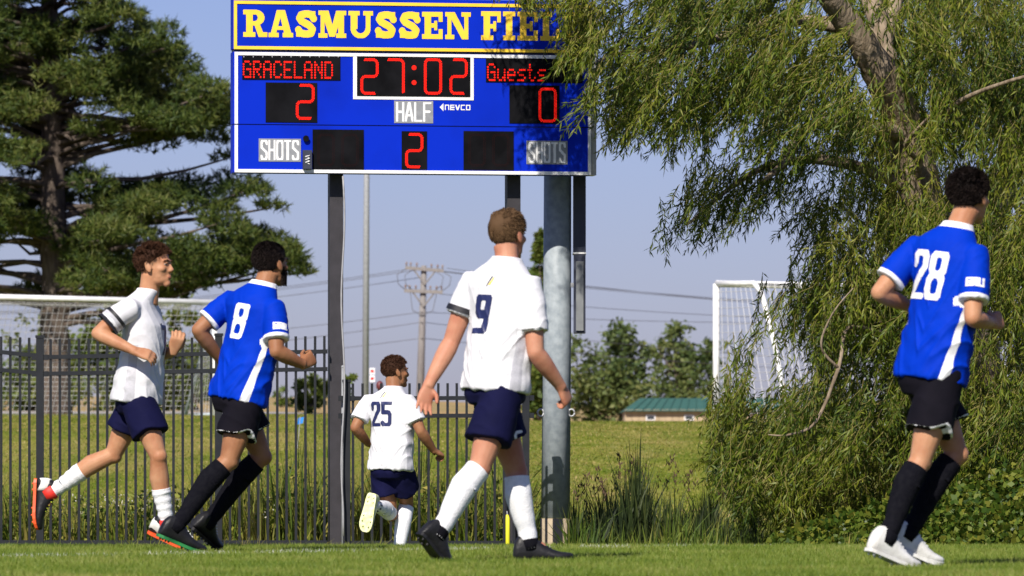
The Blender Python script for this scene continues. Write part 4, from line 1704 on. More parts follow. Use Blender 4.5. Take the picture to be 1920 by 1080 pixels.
person(dict(label='player in blue jersey number 28 and black shorts jogging past the willow', s=415, team='blue', skin=M_SKIN, hair=M_HDARK, bulk=.98,
            pelvis=(1749, 688, 0), neck=(1797, 427, .02), head=(1820, 371, .06), yaw=38, yaw_hip=50, head_yaw=36, shoff=(-14, 0), sw=.165,
            elL=(1650, 548, .06), wrL=(1712, 572, .22), tipL=(1745, 568, .33), palmL=(0, -.3, -1), curlL=.8,
            elR=(1818, 598, -.17), wrR=(1860, 606, .03), tipR=(1880, 598, .10), palmR=(-1, .2, -.3), curlR=.9,
            knR=(1722, 864, -.12), anR=(1657, 1008, -.2), toeR=(1708, 1056, -.12),
            knL=(1796, 850, .06), anL=(1702, 1000, .0), toeL=(1757, 1050, .06),
            sleeveL=.74, sleeveR=.74, shortR=.70, shortL=.68, sock=.10, sock_m=M_BSOCK, boot=(M_SHW, M_SHW, None, M_BSOCK, M_BWHITE), hair_thick=.015, strand_len=.019, stand=.9, messy=1.0, strands=8500, side_k=.55, nape=-.045,
            number=('28', 1738, 515, .200, .222, .080), sponsor=(1828, 528), skew=.10))
person(dict(label='bearded player in blue jersey number 8 and black shorts running by the fence', s=345, team='blue', skin=M_SKIN2, hair=M_HDARK, bulk=1.0, beard=True,
            pelvis=(450, 733, 0), neck=(495, 535, .02), head=(507, 496, .05), yaw=40, yaw_hip=52, head_yaw=44, shoff=(-14, 3), sw=.170,
            elL=(371, 618, .08), wrL=(412, 676, .22), tipL=(440, 690, .32), palmL=(0, -.3, -1), curlL=.8,
            elR=(521, 660, -.18), wrR=(568, 684, -.06), tipR=(590, 668, .0), palmR=(-.7, .6, -.2), curlR=.85,
            knR=(431, 864, -.12), anR=(334, 986, -.2), toeR=(372, 1022, -.14),
            knL=(490, 855, .10), anL=(388, 978, .12), toeL=(404, 1022, .26),
            sleeveL=.72, sleeveR=.74, shortR=.66, shortL=.66, sock=.10, sock_m=M_BSOCK, boot=(M_SHB, M_GREENS, None, M_BSOCK, M_BWHITE), bootL=(M_SHB, M_SHB, None, M_BSOCK, M_BWHITE), hair_thick=.007, strand_len=.014, stand=.22, strands=7500, messy=.3, nape=-.055,
            number=('8', 449, 602, .105, .195, .105), sponsor=(527, 611), skew=.14))
person(dict(label='player in white jersey with black captain armband running right, face in profile', s=330, team='white', skin=M_SKIN, hair=M_HBRN, bulk=.95,
            pelvis=(258, 736, 0), neck=(279, 548, 0), head=(290, 500, -.01), hemk=1.0, yaw=106, yaw_hip=96, head_yaw=110, shoff=(-14, 0), sw=.175, hk=1.02,
            elR=(188, 627, -.2), wrR=(258, 660, -.27), tipR=(300, 672, -.28), palmR=(0, .7, -.7), curlR=.55,
            elL=(292, 662, .22), wrL=(323, 660, .06), tipL=(336, 625, .02), palmL=(-.3, 1, 0), curlL=.7,
            knR=(300, 856, -.16), anR=(314, 982, -.1), toeR=(352, 1016, -.1),
            knL=(210, 852, .12), anL=(90, 924, .14), toeL=(66, 992, .14),
            sleeveL=.6, sleeveR=.62, shortR=.66, shortL=.62, sock=.48, scrunch=True, sock_m=M_WSOCK, boot=(M_SHB, M_SHO, M_SHW, M_RED, M_LIME), hair_thick=.011, strand_len=.020, stand=.8, messy=.9, sweep=(0, .25, .1), strands=5200, nape=-.03, side_k=.4,
            number=('7', 308, 638, .09, .17, .11), front_number=True, chest_logo=(301, 608),
            bands=[('R', .085, .105, M_BAND, 'armband'), ('R', .1055, .1395, M_GREYP, 'armband_middle'), ('R', .140, .160, M_BAND, 'armband')]))
person(dict(label='player in white jersey number 25 running towards the fence with one boot kicked up', s=250, team='white', skin=M_SKIN2, hair=M_HBRN, bulk=.98,
            pelvis=(733, 868, 0), neck=(738, 729, .03), head=(741, 698, .06), yaw=28, yaw_hip=35, head_yaw=68, shoff=(-9, 0), sw=.172, hk=.97,
            elL=(666, 802, .04), wrL=(690, 832, .2), tipL=(705, 836, .3), palmL=(0, -.3, -1), curlL=.8,
            elR=(789, 808, -.1), wrR=(813, 845, .02), tipR=(832, 853, .1), palmR=(-.3, .5, -1), curlR=.9,
            knR=(762, 946, .18), anR=(745, 1046, .04), toeR=(758, 1066, .2),
            knL=(732, 964, .08), anL=(703, 946, -.28), toeL=(689, 988, -.34),
            sleeveL=.72, sleeveR=.70, shortR=.66, shortL=.62, sock=.06, sock_m=M_WSOCK, boot=(M_SHY, M_SHY, None, M_WSOCK, M_SHW), hair_thick=.009, strand_len=.016, stand=.7, messy=.9, sweep=(0, .2, .2), strands=3600, nape=-.045,
            number=('25', 714, 776, .185, .185, .085), neck_logo=(722, 740), skew=.02, sock_marks=[(.86, M_NUMN, 'sock_mark')]))
# ------------------------------------------------------------------ foliage helpers
def in_poly(pts, x, y):
    ins = False
    n = len(pts)
    for i in range(n):
        x0, y0 = pts[i]
        x1, y1 = pts[(i + 1) % n]
        if (y0 > y) != (y1 > y) and x < (x1 - x0) * (y - y0) / (y1 - y0) + x0:
            ins = not ins
    return ins


def leaves_mesh(name, base, dirs, length, width, m, parent=None, droop=0.0, kind=None):
    """diamond leaves, one island each"""
    base = np.asarray(base); dirs = np.asarray(dirs)
    n = len(base)
    dirs = dirs / np.maximum(np.linalg.norm(dirs, axis=1), 1e-9)[:, None]
    rnd = RNG.normal(0, 1, (n, 3))
    side = np.cross(dirs, rnd)
    side /= np.maximum(np.linalg.norm(side, axis=1), 1e-9)[:, None]
    length = np.broadcast_to(length, n)[:, None]
    width = np.broadcast_to(width, n)[:, None]
    tip = base + dirs * length
    tip[:, 2] -= droop * length[:, 0]
    mid = base + dirs * length * .42
    V = np.stack([base, mid - side * width / 2, tip, mid + side * width / 2], 1).reshape(-1, 3)
    Q = np.arange(4 * n).reshape(-1, 4)
    o = link(name, mesh_arrays(name, V, Q), m, parent)
    if kind:
        o['kind'] = kind
    return o


M_BARKW = mat('willow_bark', (0.17, 0.13, 0.088), 0.9, (0.34, 0.27, 0.195), 14, spec=0.1, bump=1.0, bscale=30, stretch=(1, 1, .3))
M_BARKP = mat('pine_bark', (0.075, 0.058, 0.050), 0.9, (0.15, 0.12, 0.10), 9, spec=0.1, bump=1.0, bscale=22, stretch=(1, 1, .3))
M_TWIG = mat('twig', (0.20, 0.17, 0.05), 0.8, (0.28, 0.24, 0.09), 6, spec=0.1)
M_WLEAF = leafmat('willow_leaf', [(0.024, 0.050, 0.005), (0.066, 0.106, 0.007), (0.130, 0.164, 0.011), (0.215, 0.222, 0.026)], .26, .5, nscale=0.9)
M_PNEED = leafmat('pine_needle', [(0.014, 0.032, 0.007), (0.038, 0.066, 0.010), (0.078, 0.104, 0.016), (0.125, 0.130, 0.030)], .04, .6, nscale=0.5)


# ------------------------------------------------------------------ willow
def willow():
    rr = random.Random(11)
    base = P(1850, 1030, 50.5)
    t = thing('willow_tree', (base.x, base.y, gz(base.x, base.y)), 'big willow with drooping leafy branches hanging over the scoreboard', 'tree')
    def path(l):
        return [P(a, b, d) for a, b, d in l]
    def tube(name, l, r, parent=t):
        pts = path(l)
        # smooth and knobbly
        out, rad = [], []
        for i in range(len(pts) - 1):
            for k in range(6):
                u = k / 6
                p0, p1, p2, p3 = pts[max(i - 1, 0)], pts[i], pts[i + 1], pts[min(i + 2, len(pts) - 1)]
                q = 0.5 * ((2 * p1) + (p2 - p0) * u + (2 * p0 - 5 * p1 + 4 * p2 - p3) * u * u + (3 * p1 - p0 - 3 * p2 + p3) * u ** 3)
                q += Vector((rr.uniform(-1, 1), rr.uniform(-1, 1), 0)) * .1 * (r[i])
                out.append(q)
                rad.append((r[i] * (1 - u) + r[i + 1] * u) * rr.uniform(.93, 1.07))
        out.append(pts[-1]); rad.append(r[-1])
        mb = MB()
        mb.tube(out, rad, 14)
        return mb.build(name, M_BARKW, parent, True), out
    tr, _ = tube('trunk', [(1862, 1060, 50.6), (1850, 900, 50.5), (1815, 650, 50.3), (1745, 430, 50.0), (1696, 235, 49.6), (1648, 130, 49.2), (1595, 50, 48.9), (1545, -20, 48.6), (1440, -150, 48.2)], [.36, .30, .24, .19, .16, .15, .11, .10, .06])
    limbs = []
    for l, r in ([[(1668, 175, 49.5), (1655, 90, 49.6), (1640, 20, 49.7), (1600, -80, 49.8)], [.13, .10, .09, .06]],
                 [[(1440, -150, 48.2), (1250, -260, 47.4), (1050, -300, 47.0), (900, -280, 46.8), (800, -240, 46.7)], [.07, .055, .04, .025, .01]],
                 [[(1655, 90, 49.6), (1675, 20, 49.9), (1700, -60, 50.2)], [.08, .06, .05]],
                 [[(1800, 600, 50.3), (1870, 380, 50.8), (1950, 120, 51.2), (2040, -150, 51.5)], [.16, .13, .10, .07]],
                 [[(1700, 250, 49.6), (1600, 235, 49.0), (1520, 235, 48.6), (1470, 305, 48.2), (1430, 340, 47.9)], [.075, .055, .045, .035, .015]],
                 [[(1720, 360, 49.9), (1600, 310, 49.4), (1500, 300, 48.9), (1400, 330, 48.5), (1290, 420, 48.2)], [.06, .05, .035, .025, .010]],
                 [[(1595, 50, 49.2), (1450, 40, 49.2), (1300, 85, 48.9), (1180, 95, 48.4), (1090, 130, 47.6)], [.07, .045, .030, .018, .006]],
                 [[(1545, -20, 48.6), (1350, -70, 47.6), (1150, -60, 46.9), (1000, -20, 46.6)], [.08, .06, .04, .015]],
                 [[(1760, 470, 50.0), (1640, 560, 48.8), (1660, 620, 48.0), (1590, 615, 47.6), (1572, 690, 47.4), (1530, 790, 47.3), (1480, 815, 47.2), (1440, 815, 47.2)], [.04, .028, .018, .016, .015, .013, .010, .004]],
                 [[(1572, 690, 47.4), (1540, 650, 47.3), (1560, 590, 47.2), (1600, 540, 47.1)], [.014, .010, .008, .004]],
                 [[(1725, 380, 49.9), (1722, 300, 49.5), (1760, 240, 49.0), (1800, 190, 48.6), (1900, 150, 48.0), (2020, 120, 47.6)], [.05, .04, .03, .022, .016, .008]],
                 [[(1722, 300, 49.5), (1700, 270, 49.0), (1745, 215, 48.6)], [.025, .018, .008]]):
        limbs.append(tube('limb', l, r))
    # foliage: hanging twigs in the parts of space the crown fills
    regs = [
        # polygon, depth range, number of twigs, direction (dx, dz), spread, length range
        ([(1060, 20), (1160, -40), (1440, -60), (1560, 40), (1620, 190), (1540, 260), (1400, 250), (1300, 225), (1210, 225), (1150, 215), (1085, 200), (1050, 120)], (46.2, 49.4), 820, (-.75, -.45), .35, (.35, .75)),
        ([(1120, 60), (1500, 80), (1640, 250), (1560, 320), (1420, 270), (1330, 255), (1260, 270), (1190, 235), (1135, 260)], (46.6, 49.6), 420, (-.35, -.9), .3, (.25, .6)),
        ([(1060, 60), (1120, 60), (1135, 240), (1105, 210), (1085, 170)], (46.1, 46.9), 60, (-.5, -.7), .4, (.25, .5)),
        ([(940, -50), (1110, -50), (1110, 10), (1010, 5), (960, -10)], (46.4, 47.2), 90, (-.2, -.9), .4, (.15, .4)),
        ([(810, -330), (1010, -340), (1010, -60), (940, -40), (890, -65), (840, -150)], (46.2, 47.3), 230, (-.4, -.8), .5, (.3, .6)),
        ([(860, -340), (1300, -330), (1300, -80), (960, -70)], (46.2, 47.6), 180, (-.4, -.8), .5, (.3, .6)),
        ([(1010, -30), (1110, 0), (1110, 60), (1080, 50)], (46.3, 47.0), 40, (-.6, -.6), .3, (.2, .4)),
        ([(1440, 290), (1530, 320), (1450, 370), (1370, 390), (1300, 420), (1258, 470), (1240, 415), (1300, 350), (1380, 320)], (47.6, 49.0), 125, (-.75, -.85), .28, (.4, .8)),
        ([(1475, 360), (1700, 330), (1720, 560), (1560, 640), (1470, 600), (1450, 480)], (47.6, 50.4), 270, (-.45, -.85), .35, (.3, .65)),
        ([(1560, -60), (1960, -60), (1960, 260), (1740, 230), (1660, 120)], (48.2, 51.5), 720, (-.1, -.8), .6, (.35, .8)),
        ([(1540, 130), (1700, 200), (1960, 250), (1960, 420), (1720, 440), (1560, 360)], (47.8, 51.5), 430, (-.25, -.85), .5, (.35, .75)),
        ([(1520, 420), (1700, 400), (1960, 400), (1960, 760), (1560, 720), (1490, 610)], (47.2, 51.6), 1150, (-.35, -.85), .45, (.35, .8)),
        ([(1420, 560), (1560, 600), (1560, 760), (1420, 760), (1345, 735), (1370, 650)], (47.0, 49.2), 75, (-.6, -.7), .4, (.3, .6)),
        ([(1330, 745), (1440, 760), (1560, 720), (1760, 740), (1960, 700), (1960, 960), (1760, 960), (1500, 950), (1400, 890), (1330, 830)], (47.0, 51.2), 1500, (-.5, -.75), .45, (.35, .75)),
        ([(1590, -60), (1960, -60), (1960, 960), (1560, 940), (1520, 760), (1560, 560), (1640, 420), (1660, 200)], (50.6, 53.5), 1500, (-.2, -.85), .5, (.4, .8)),
        ([(1180, -60), (1600, -60), (1600, 200), (1450, 190), (1250, 150)], (49.2, 50.6), 260, (-.5, -.7), .5, (.3, .7)),
        ([(1350, 830), (1500, 860), (1600, 930), (1560, 975), (1420, 965), (1360, 905)], (47.0, 48.4), 260, (-.5, -.75), .4, (.3, .6)),
    ]
    holes = [(1800, 300, 55, 40), (1880, 250, 40, 30), (1640, 470, 45, 35), (1500, 520, 30, 30), (1600, 690, 22, 40), (1460, 470, 25, 25)]
    LB, LD, LL = [], [], []
    TV, TF = [], []
    twigs = MB()
    for poly, (d0, d1), num, (dx, dz), spread, (l0, l1) in regs:
        xs = [p[0] for p in poly]; ys = [p[1] for p in poly]
        n = 0
        while n < num:
            x, y = rr.uniform(min(xs), max(xs)), rr.uniform(min(ys), max(ys))
            if not in_poly(poly, x, y):
                continue
            D = rr.uniform(d0, d1)
            if mnoise.noise(Vector((x / 70, y / 60, D * .8))) + .6 * mnoise.noise(Vector((x / 28, y / 24, D * 1.6))) < -.10:
                continue
            if any(((x - hx) / a) ** 2 + ((y - hy) / b) ** 2 < 1 and rr.random() < .85 for hx, hy, a, b in holes):
                continue
            n += 1
            if n % 3 == 1:
                root = P(x, y, D)
                vm = Vector((dx + rr.gauss(0, spread) + .4 * 1.2 * mnoise.noise(Vector((x / 120, y / 120, D))), rr.gauss(0, .45), dz + rr.gauss(0, spread * .6))).normalized()
            p = root + Vector((rr.gauss(0, .05), rr.gauss(0, .05), rr.gauss(0, .04)))
            L = rr.uniform(l0, l1) * .9
            v = (vm + Vector((rr.gauss(0, .28), rr.gauss(0, .28), rr.gauss(0, .22)))).normalized()
            p = p - v * (L * .5)
            seg = 3
            pts = [p.copy()]
            nl = int(L / .0145)
            cur, dv = p.copy(), v.copy()
            for k in range(seg):
                dv = (dv + Vector((0, 0, -.22))).normalized()
                cur = cur + dv * (L / seg)
                pts.append(cur.copy())
            b = len(TV)
            wv = v.cross(Vector((rr.gauss(0, 1), rr.gauss(0, 1), rr.gauss(0, 1)))).normalized()
            wv2 = v.cross(wv).normalized()
            for k, q in enumerate(pts):
                r_ = .0022 * (1 - k / (seg + 1)) + .0007
                TV += [q + wv * r_, q - wv * r_ * .5 + wv2 * r_ * .87, q - wv * r_ * .5 - wv2 * r_ * .87]
            for k in range(seg):
                for j in range(3):
                    jj = (j + 1) % 3
                    TF.append((b + 3 * k + j, b + 3 * k + jj, b + 3 * k + 3 + jj, b + 3 * k + 3 + j))
            for k in range(nl):
                u = (k + rr.random()) / nl * seg
                i = min(int(u), seg - 1)
                q = pts[i].lerp(pts[i + 1], u - i)
                dd = (pts[i + 1] - pts[i]).normalized()
                LB.append(q)
                LD.append(dd * .75 + Vector((rr.gauss(0, .55), rr.gauss(0, .55), rr.gauss(-.15, .40))))
                LL.append(rr.uniform(.045, .088))
    link('twigs', mesh_arrays('twigs', TV, TF), M_TWIG, t)['kind'] = 'stuff'
    LL = np.array(LL)
    leaves_mesh('crown', np.array(LB), np.array(LD), LL, LL * .18, M_WLEAF, t, .10, 'stuff')


willow()


# ------------------------------------------------------------------ pine behind the left goal
def pine():
    rr = random.Random(5)
    DT = 137.0
    bx = P(104, 775, DT)
    t = thing('pine_tree', (bx.x, DT, gz(bx.x, DT)), 'tall dark pine with a thick trunk behind the left goal', 'tree')
    mb = MB()
    tp = [(102, 800), (103, 700), (103, 560), (101, 430), (98, 300), (96, 150), (94, 40), (90, -120), (88, -330)]
    tr = [.42, .36, .33, .30, .27, .24, .20, .16, .08]
    pts, rad = [], []
    for i in range(len(tp) - 1):
        for k in range(5):
            u = k / 5
            pts.append(P(tp[i][0] * (1 - u) + tp[i + 1][0] * u + rr.uniform(-1.5, 1.5), tp[i][1] * (1 - u) + tp[i + 1][1] * u, DT))
            rad.append((tr[i] * (1 - u) + tr[i + 1] * u) * rr.uniform(.95, 1.05))
    mb.tube(pts, rad, 14)
    mb.build('trunk', M_BARKP, t, True)
    outline = [(-260, -320), (120, -320), (190, -120), (228, -20), (240, 12), (300, 40), (340, 75), (333, 100), (370, 112), (385, 150), (432, 172), (437, 235), (458, 300), (500, 350), (536, 382),
               (512, 408), (500, 440), (556, 462), (590, 497), (576, 518), (530, 503), (488, 510), (440, 520), (402, 548), (340, 558), (150, 560), (45, 548), (20, 520), (-20, 500), (-120, 520), (-260, 560)]
    holes = [(205, 312, 62, 22), (255, 335, 40, 14), (335, 292, 42, 24), (18, 338, 34, 24), (334, 410, 18, 26), (118, 34, 16, 14), (170, 98, 34, 12), (40, 128, 40, 10), (165, 208, 16, 12), (20, 560, 40, 30), (60, 480, 30, 26), (8, 500, 40, 40),
             (205, 265, 24, 10), (250, 232, 26, 12), (400, 330, 24, 14), (380, 445, 16, 20), (445, 395, 12, 12), (20, 250, 30, 12), (150, 395, 10, 26), (285, 470, 14, 20), (-60, 330, 40, 20)]
    pads = []
    # explicit tips give the ragged right edge, the rest fills the outline
    for x, y in ((215, 8), (290, 48), (330, 82), (365, 125), (415, 185), (425, 225), (445, 290), (490, 352), (522, 384), (485, 430), (550, 470), (575, 505), (505, 490), (440, 505), (395, 530), (300, 545), (210, 540), (70, 545)):
        pads.append((x - 14, y + 6, DT + rr.uniform(-2.0, 2.0), .42, .42, .20))
    tries = 0
    while len(pads) < 760 and tries < 40000:
        tries += 1
        x, y = rr.uniform(-240, 590), rr.uniform(-300, 560)
        if not in_poly(outline, x, y) or not in_poly(outline, x + 26, y) or not in_poly(outline, x, y - 18):
            continue
        if any(((x - hx) / (a + 24)) ** 2 + ((y - hy) / (b + 14)) ** 2 < 1 for hx, hy, a, b in holes):
            continue
        if 62 < x < 142 and 395 < y < 540 and rr.random() < .9:
            continue
        rx = rr.uniform(.42, .85)
        reach = max(1.0, abs(x - 100) / 80)
        dd = rr.uniform(-1, 1) * max(1.2, 4.2 - reach * .45)
        if 60 < x < 145 and dd < 0 and y > 150:
            dd = abs(dd) + .5
        pads.append((x, y, DT + dd, rx, rr.uniform(.4, .85), rr.uniform(.26, .50)))
    mb = MB()
    NB, ND = [], []
    mtw = MB()
    for i, (x, y, D, rx, ry, rz) in enumerate(pads):
        c = P(x, y, D)
        # limb from the trunk to the pad
        if i % 3 == 0 or i < 18:
            y0 = y + rr.uniform(-10, 60) + abs(x - 100) * .12
            a = P(100, y0, DT)
            mid = a.lerp(c, .5) + Vector((0, 0, rr.uniform(-.3, .15)))
            r0 = .035 + .012 * (c - a).length
            mb.tube([a, a.lerp(mid, .5) + Vector((0, 0, .08)), mid, mid.lerp(c, .5) + Vector((0, 0, -.05)), c], [r0, r0 * .8, r0 * .6, r0 * .4, r0 * .2], 7)
        nt = int(20 + 120 * rx * ry)
        for k in range(nt):
            th = rr.uniform(0, 2 * math.pi)
            q = math.sqrt(rr.random())
            zz = rr.uniform(-.35, 1) * math.sqrt(max(0, 1 - q * q))
            p = c + Vector((rx * q * math.cos(th), ry * q * math.sin(th), rz * zz + .05 * mnoise.noise(c + Vector((k, 0, 0)))))
            ax = Vector((math.cos(th) * q + rr.gauss(0, .3), math.sin(th) * q + rr.gauss(0, .3), .75 + rr.gauss(0, .3))).normalized()
            for j in range(10):
                v = (ax * .55 + Vector((rr.gauss(0, .6), rr.gauss(0, .6), rr.gauss(0, .55)))).normalized()
                NB.append(p + ax * rr.uniform(-.06, .06))
                ND.append(v)
            mtw_p = p
    mb.build('limbs', M_BARKP, t, True)['kind'] = 'stuff'
    NB, ND = np.array(NB), np.array(ND)
    ND /= np.linalg.norm(ND, axis=1)[:, None]
    n = len(NB)
    LL = RNG.uniform(.14, .23, n)[:, None]
    sd = np.cross(ND, RNG.normal(0, 1, (n, 3)))
    sd /= np.linalg.norm(sd, axis=1)[:, None]
    V = np.stack([NB - sd * .016, NB + sd * .016, NB + ND * LL], 1).reshape(-1, 3)
    link('crown', mesh_arrays('crown', V, np.arange(3 * n).reshape(-1, 3)), M_PNEED, t)['kind'] = 'stuff'


pine()


# ------------------------------------------------------------------ broad-leaved trees of the background
def bark_and_leaves(name, label, D, px, base_py, blobs, m, leaf, dens, seed, group=None, trunk_r=.15):
    """blobs: (px, py, rx_px, ry_px)"""
    rr = random.Random(seed)
    b = P(px, base_py, D)
    t = thing(name, (b.x, D, min(b.z, gz(b.x, D))), label, 'tree', group)
    mb = MB()
    top = min(q[1] for q in blobs)
    z0 = min(b.z, gz(b.x, D)) - .1
    zt = P(px, top + 20, D).z
    pts = [Vector((b.x + rr.uniform(-.1, .1) * k, D, z0 + (zt - z0) * k / 5)) for k in range(6)]
    mb.tube(pts, [trunk_r * (1 - .16 * k) for k in range(6)], 9)
    mb.build('trunk', M_BARKP, t, True)
    ml = MB()
    B, Dn = [], []
    for x, y, rx, ry in blobs:
        c = P(x, y, D + rr.uniform(-1, 1) * rx / F * D * .8)
        a = pts[rr.randint(2, 4)]
        ml.tube([a, a.lerp(c, .6) + Vector((0, 0, .1)), c], [trunk_r * .4, trunk_r * .25, trunk_r * .08], 6)
        R = Vector((rx / F * D, rx / F * D, ry / F * D))
        n = int(dens * rx * ry / 100)
        sub = [(rr.gauss(0, .5), rr.gauss(0, .5), rr.gauss(0, .5)) for _ in range(max(5, int(rx * ry / 55)))]
        for k in range(n):
            s_ = rr.choice(sub)
            v = Vector((s_[0] + rr.gauss(0, .17), s_[1] + rr.gauss(0, .17), s_[2] + rr.gauss(0, .15)))
            B.append(c + Vector((v.x * R.x, v.y * R.y, v.z * R.z)))
            Dn.append((rr.gauss(0, 1), rr.gauss(0, 1), rr.gauss(-.2, .7)))
    ml.build('limbs', M_BARKP, t, True)
    LL = RNG.uniform(.7, 1.3, len(B)) * leaf
    leaves_mesh('crown', np.array(B), np.array(Dn), LL, LL * .62, m, t, .0, 'stuff')
    return t


M_BL1 = leafmat('poplar_leaf', [(0.06, 0.10, 0.035), (0.105, 0.15, 0.042), (0.165, 0.20, 0.06), (0.24, 0.245, 0.085)], .38, .55, nscale=.25)
M_BL2 = leafmat('hedge_leaf', [(0.06, 0.105, 0.018), (0.11, 0.16, 0.026), (0.165, 0.20, 0.04), (0.22, 0.23, 0.06)], .38, .55, nscale=.25)
G = 'trees on the far side of the field'
bark_and_leaves('poplar_tree', 'tall leafy tree left of the pair beyond the barn', 300, 1165, 790, [(1100, 700, 40, 55), (1160, 640, 34, 46), (1155, 690, 46, 60), (1105, 750, 48, 40), (1180, 735, 52, 50), (1140, 765, 60, 25), (1080, 660, 14, 22), (1205, 690, 26, 40), (1165, 610, 12, 18)], M_BL1, .27, 46, 3, G)
bark_and_leaves('poplar_tree', 'leafy tree right of the pair beyond the barn', 310, 1275, 790, [(1270, 680, 36, 56), (1265, 630, 24, 28), (1300, 690, 40, 50), (1245, 720, 36, 40), (1300, 740, 50, 40), (1250, 755, 40, 26), (1235, 660, 14, 26), (1330, 660, 22, 30)], M_BL1, .27, 44, 4, G)
bark_and_leaves('poplar_tree', 'slim upright tree just left of the thick steel pole', 260, 1008, 790, [(1010, 480, 9, 28), (1008, 530, 14, 40), (1006, 590, 17, 46), (1008, 660, 20, 60), (1010, 730, 22, 50), (1000, 700, 18, 40), (1012, 450, 6, 16)], M_BL2, .30, 330, 5, G)
bark_and_leaves('broadleaf_tree', 'pale green tree seen through the net of the left goal', 230, 60, 780, [(60, 690, 50, 60), (100, 650, 40, 50), (30, 730, 50, 40), (70, 745, 60, 30), (120, 720, 36, 46)], M_BL2, .24, 55, 6, G)
bark_and_leaves('broadleaf_tree', 'green tree under the pine between trunk and goal post', 220, 240, 780, [(180, 640, 36, 60), (230, 620, 44, 50), (270, 680, 50, 60), (210, 720, 50, 44), (290, 730, 60, 40), (330, 690, 30, 40), (250, 570, 40, 30), (330, 590, 30, 26)], M_BL2, .24, 58, 8, G)
bark_and_leaves('broadleaf_tree', 'dense green tree standing behind the left goal frame', 235, 370, 780, [(360, 690, 34, 50), (395, 720, 30, 40), (350, 745, 36, 30)], M_BL2, .24, 55, 9, G)
bark_and_leaves('young_tree', 'small round young tree beyond the fence by the scoreboard post', 150, 585, 778, [(585, 745, 24, 26), (570, 730, 14, 18), (602, 725, 14, 22), (590, 710, 10, 14), (560, 755, 12, 14)], M_BL2, .13, 110, 10, G, .04)
bark_and_leaves('young_tree', 'low leafy shoot beside the left scoreboard post above the lower fence', 120, 655, 775, [(655, 712, 14, 8), (648, 735, 6, 18)], M_BL2, .10, 130, 12, G, .02)
bark_and_leaves('bush', 'low far bush on the edge of the tan crop field', 400, 525, 770, [(522, 752, 16, 14), (536, 757, 12, 10)], M_BL2, .3, 90, 13)
o_ = [o for o in COL.objects if o.name.startswith('bush')][0]
o_['category'] = 'bush'


# ------------------------------------------------------------------ tall weeds in the ditch behind the fence
def tall_grass(name, label, n, xr, dr, hr, w, cols, seed, lean=.25, env=None, parent=None):
    r = np.random.default_rng(seed)
    D = r.uniform(dr[0], dr[1], n)
    px = r.uniform(xr[0], xr[1], n)
    cl = np.array([mnoise.noise(Vector((x / 45, d * .9, seed))) for x, d in zip(px, D)])
    keep = cl > -.25
    D, px, cl = D[keep], px[keep], cl[keep]
    n = len(D)
    X = (px - 960) / F * D
    Z = ground_z(X, D)
    h = r.uniform(hr[0], hr[1], n) * (.75 + .7 * np.clip(cl, -.3, .6))
    if env is not None:
        h = h * np.interp(px, [e[0] for e in env], [e[1] for e in env])
    a = r.uniform(0, 2 * math.pi, n)
    bend = r.uniform(.05, 1, n) ** 1.5 * lean * 2 * h
    dx, dy = np.cos(a) * bend, np.sin(a) * bend
    ww = w * r.uniform(.6, 1.3, n)
    s = np.stack([-np.sin(a + .8) * ww, np.cos(a + .8) * ww, np.zeros(n)], 1)
    rows = []
    for u, wk in ((0, 1), (.35, .95), (.7, .65), (1, .06)):
        c = np.stack([X + dx * u ** 2, D + dy * u ** 2, Z + h * (u - .18 * u ** 3 * np.minimum(bend / h, 1))], 1)
        rows += [c - s * wk, c + s * wk]
    V = np.stack(rows, 1).reshape(-1, 3)
    q = np.array([(0, 1, 3, 2), (2, 3, 5, 4), (4, 5, 7, 6)])
    Q = (np.arange(n)[:, None, None] * 8 + q[None]).reshape(-1, 4)
    m = leafmat(name + '_blade', cols, .45, .55, nscale=1.2)
    o = link(name, mesh_arrays(name, V, Q), m)
    tag(o, label, 'weeds', kind='stuff')
    return o


GREENW = [(0.045, 0.09, 0.012), (0.09, 0.15, 0.02), (0.16, 0.21, 0.03), (0.27, 0.26, 0.06)]
YELW = [(0.11, 0.165, 0.018), (0.20, 0.235, 0.03), (0.31, 0.295, 0.06), (0.43, 0.35, 0.11)]
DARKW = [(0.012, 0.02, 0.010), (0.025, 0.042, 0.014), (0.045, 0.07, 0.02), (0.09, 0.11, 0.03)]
tall_grass('tall_weeds', 'tall yellow green weeds growing behind the iron fence', 26000, (-120, 1010), (49.2, 55.5), (.4, 1.0), .0085, YELW, 21, .3, [(-120, .9), (60, 1.0), (200, .75), (420, .9), (560, 1.35), (640, 1.1), (800, 1.0), (1010, 1.0)])
tall_grass('tall_weeds', 'broad green reeds in the ditch behind the iron fence', 4200, (-120, 1010), (49.2, 55), (.55, 1.15), .011, GREENW, 22, .3, [(-120, .9), (60, .9), (200, .6), (420, .9), (560, 1.25), (640, 1.1), (800, 1.1), (1010, 1.05)])
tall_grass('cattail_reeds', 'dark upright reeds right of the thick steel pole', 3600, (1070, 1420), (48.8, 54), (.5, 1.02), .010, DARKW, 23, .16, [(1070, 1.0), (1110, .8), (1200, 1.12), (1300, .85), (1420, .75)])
tall_grass('green_reeds', 'bright green grass among the dark reeds by the steel pole', 2100, (1065, 1560), (47.2, 50), (.35, .80), .009, GREENW, 24, .34, [(1065, 1.1), (1130, .6), (1250, .7), (1330, .75), (1560, .6)])
tall_grass('dry_grass', 'short rough grass along the edge of the pitch', 7000, (-120, 2050), (45.2, 48.0), (.16, .34), .005, YELW, 25, .4)


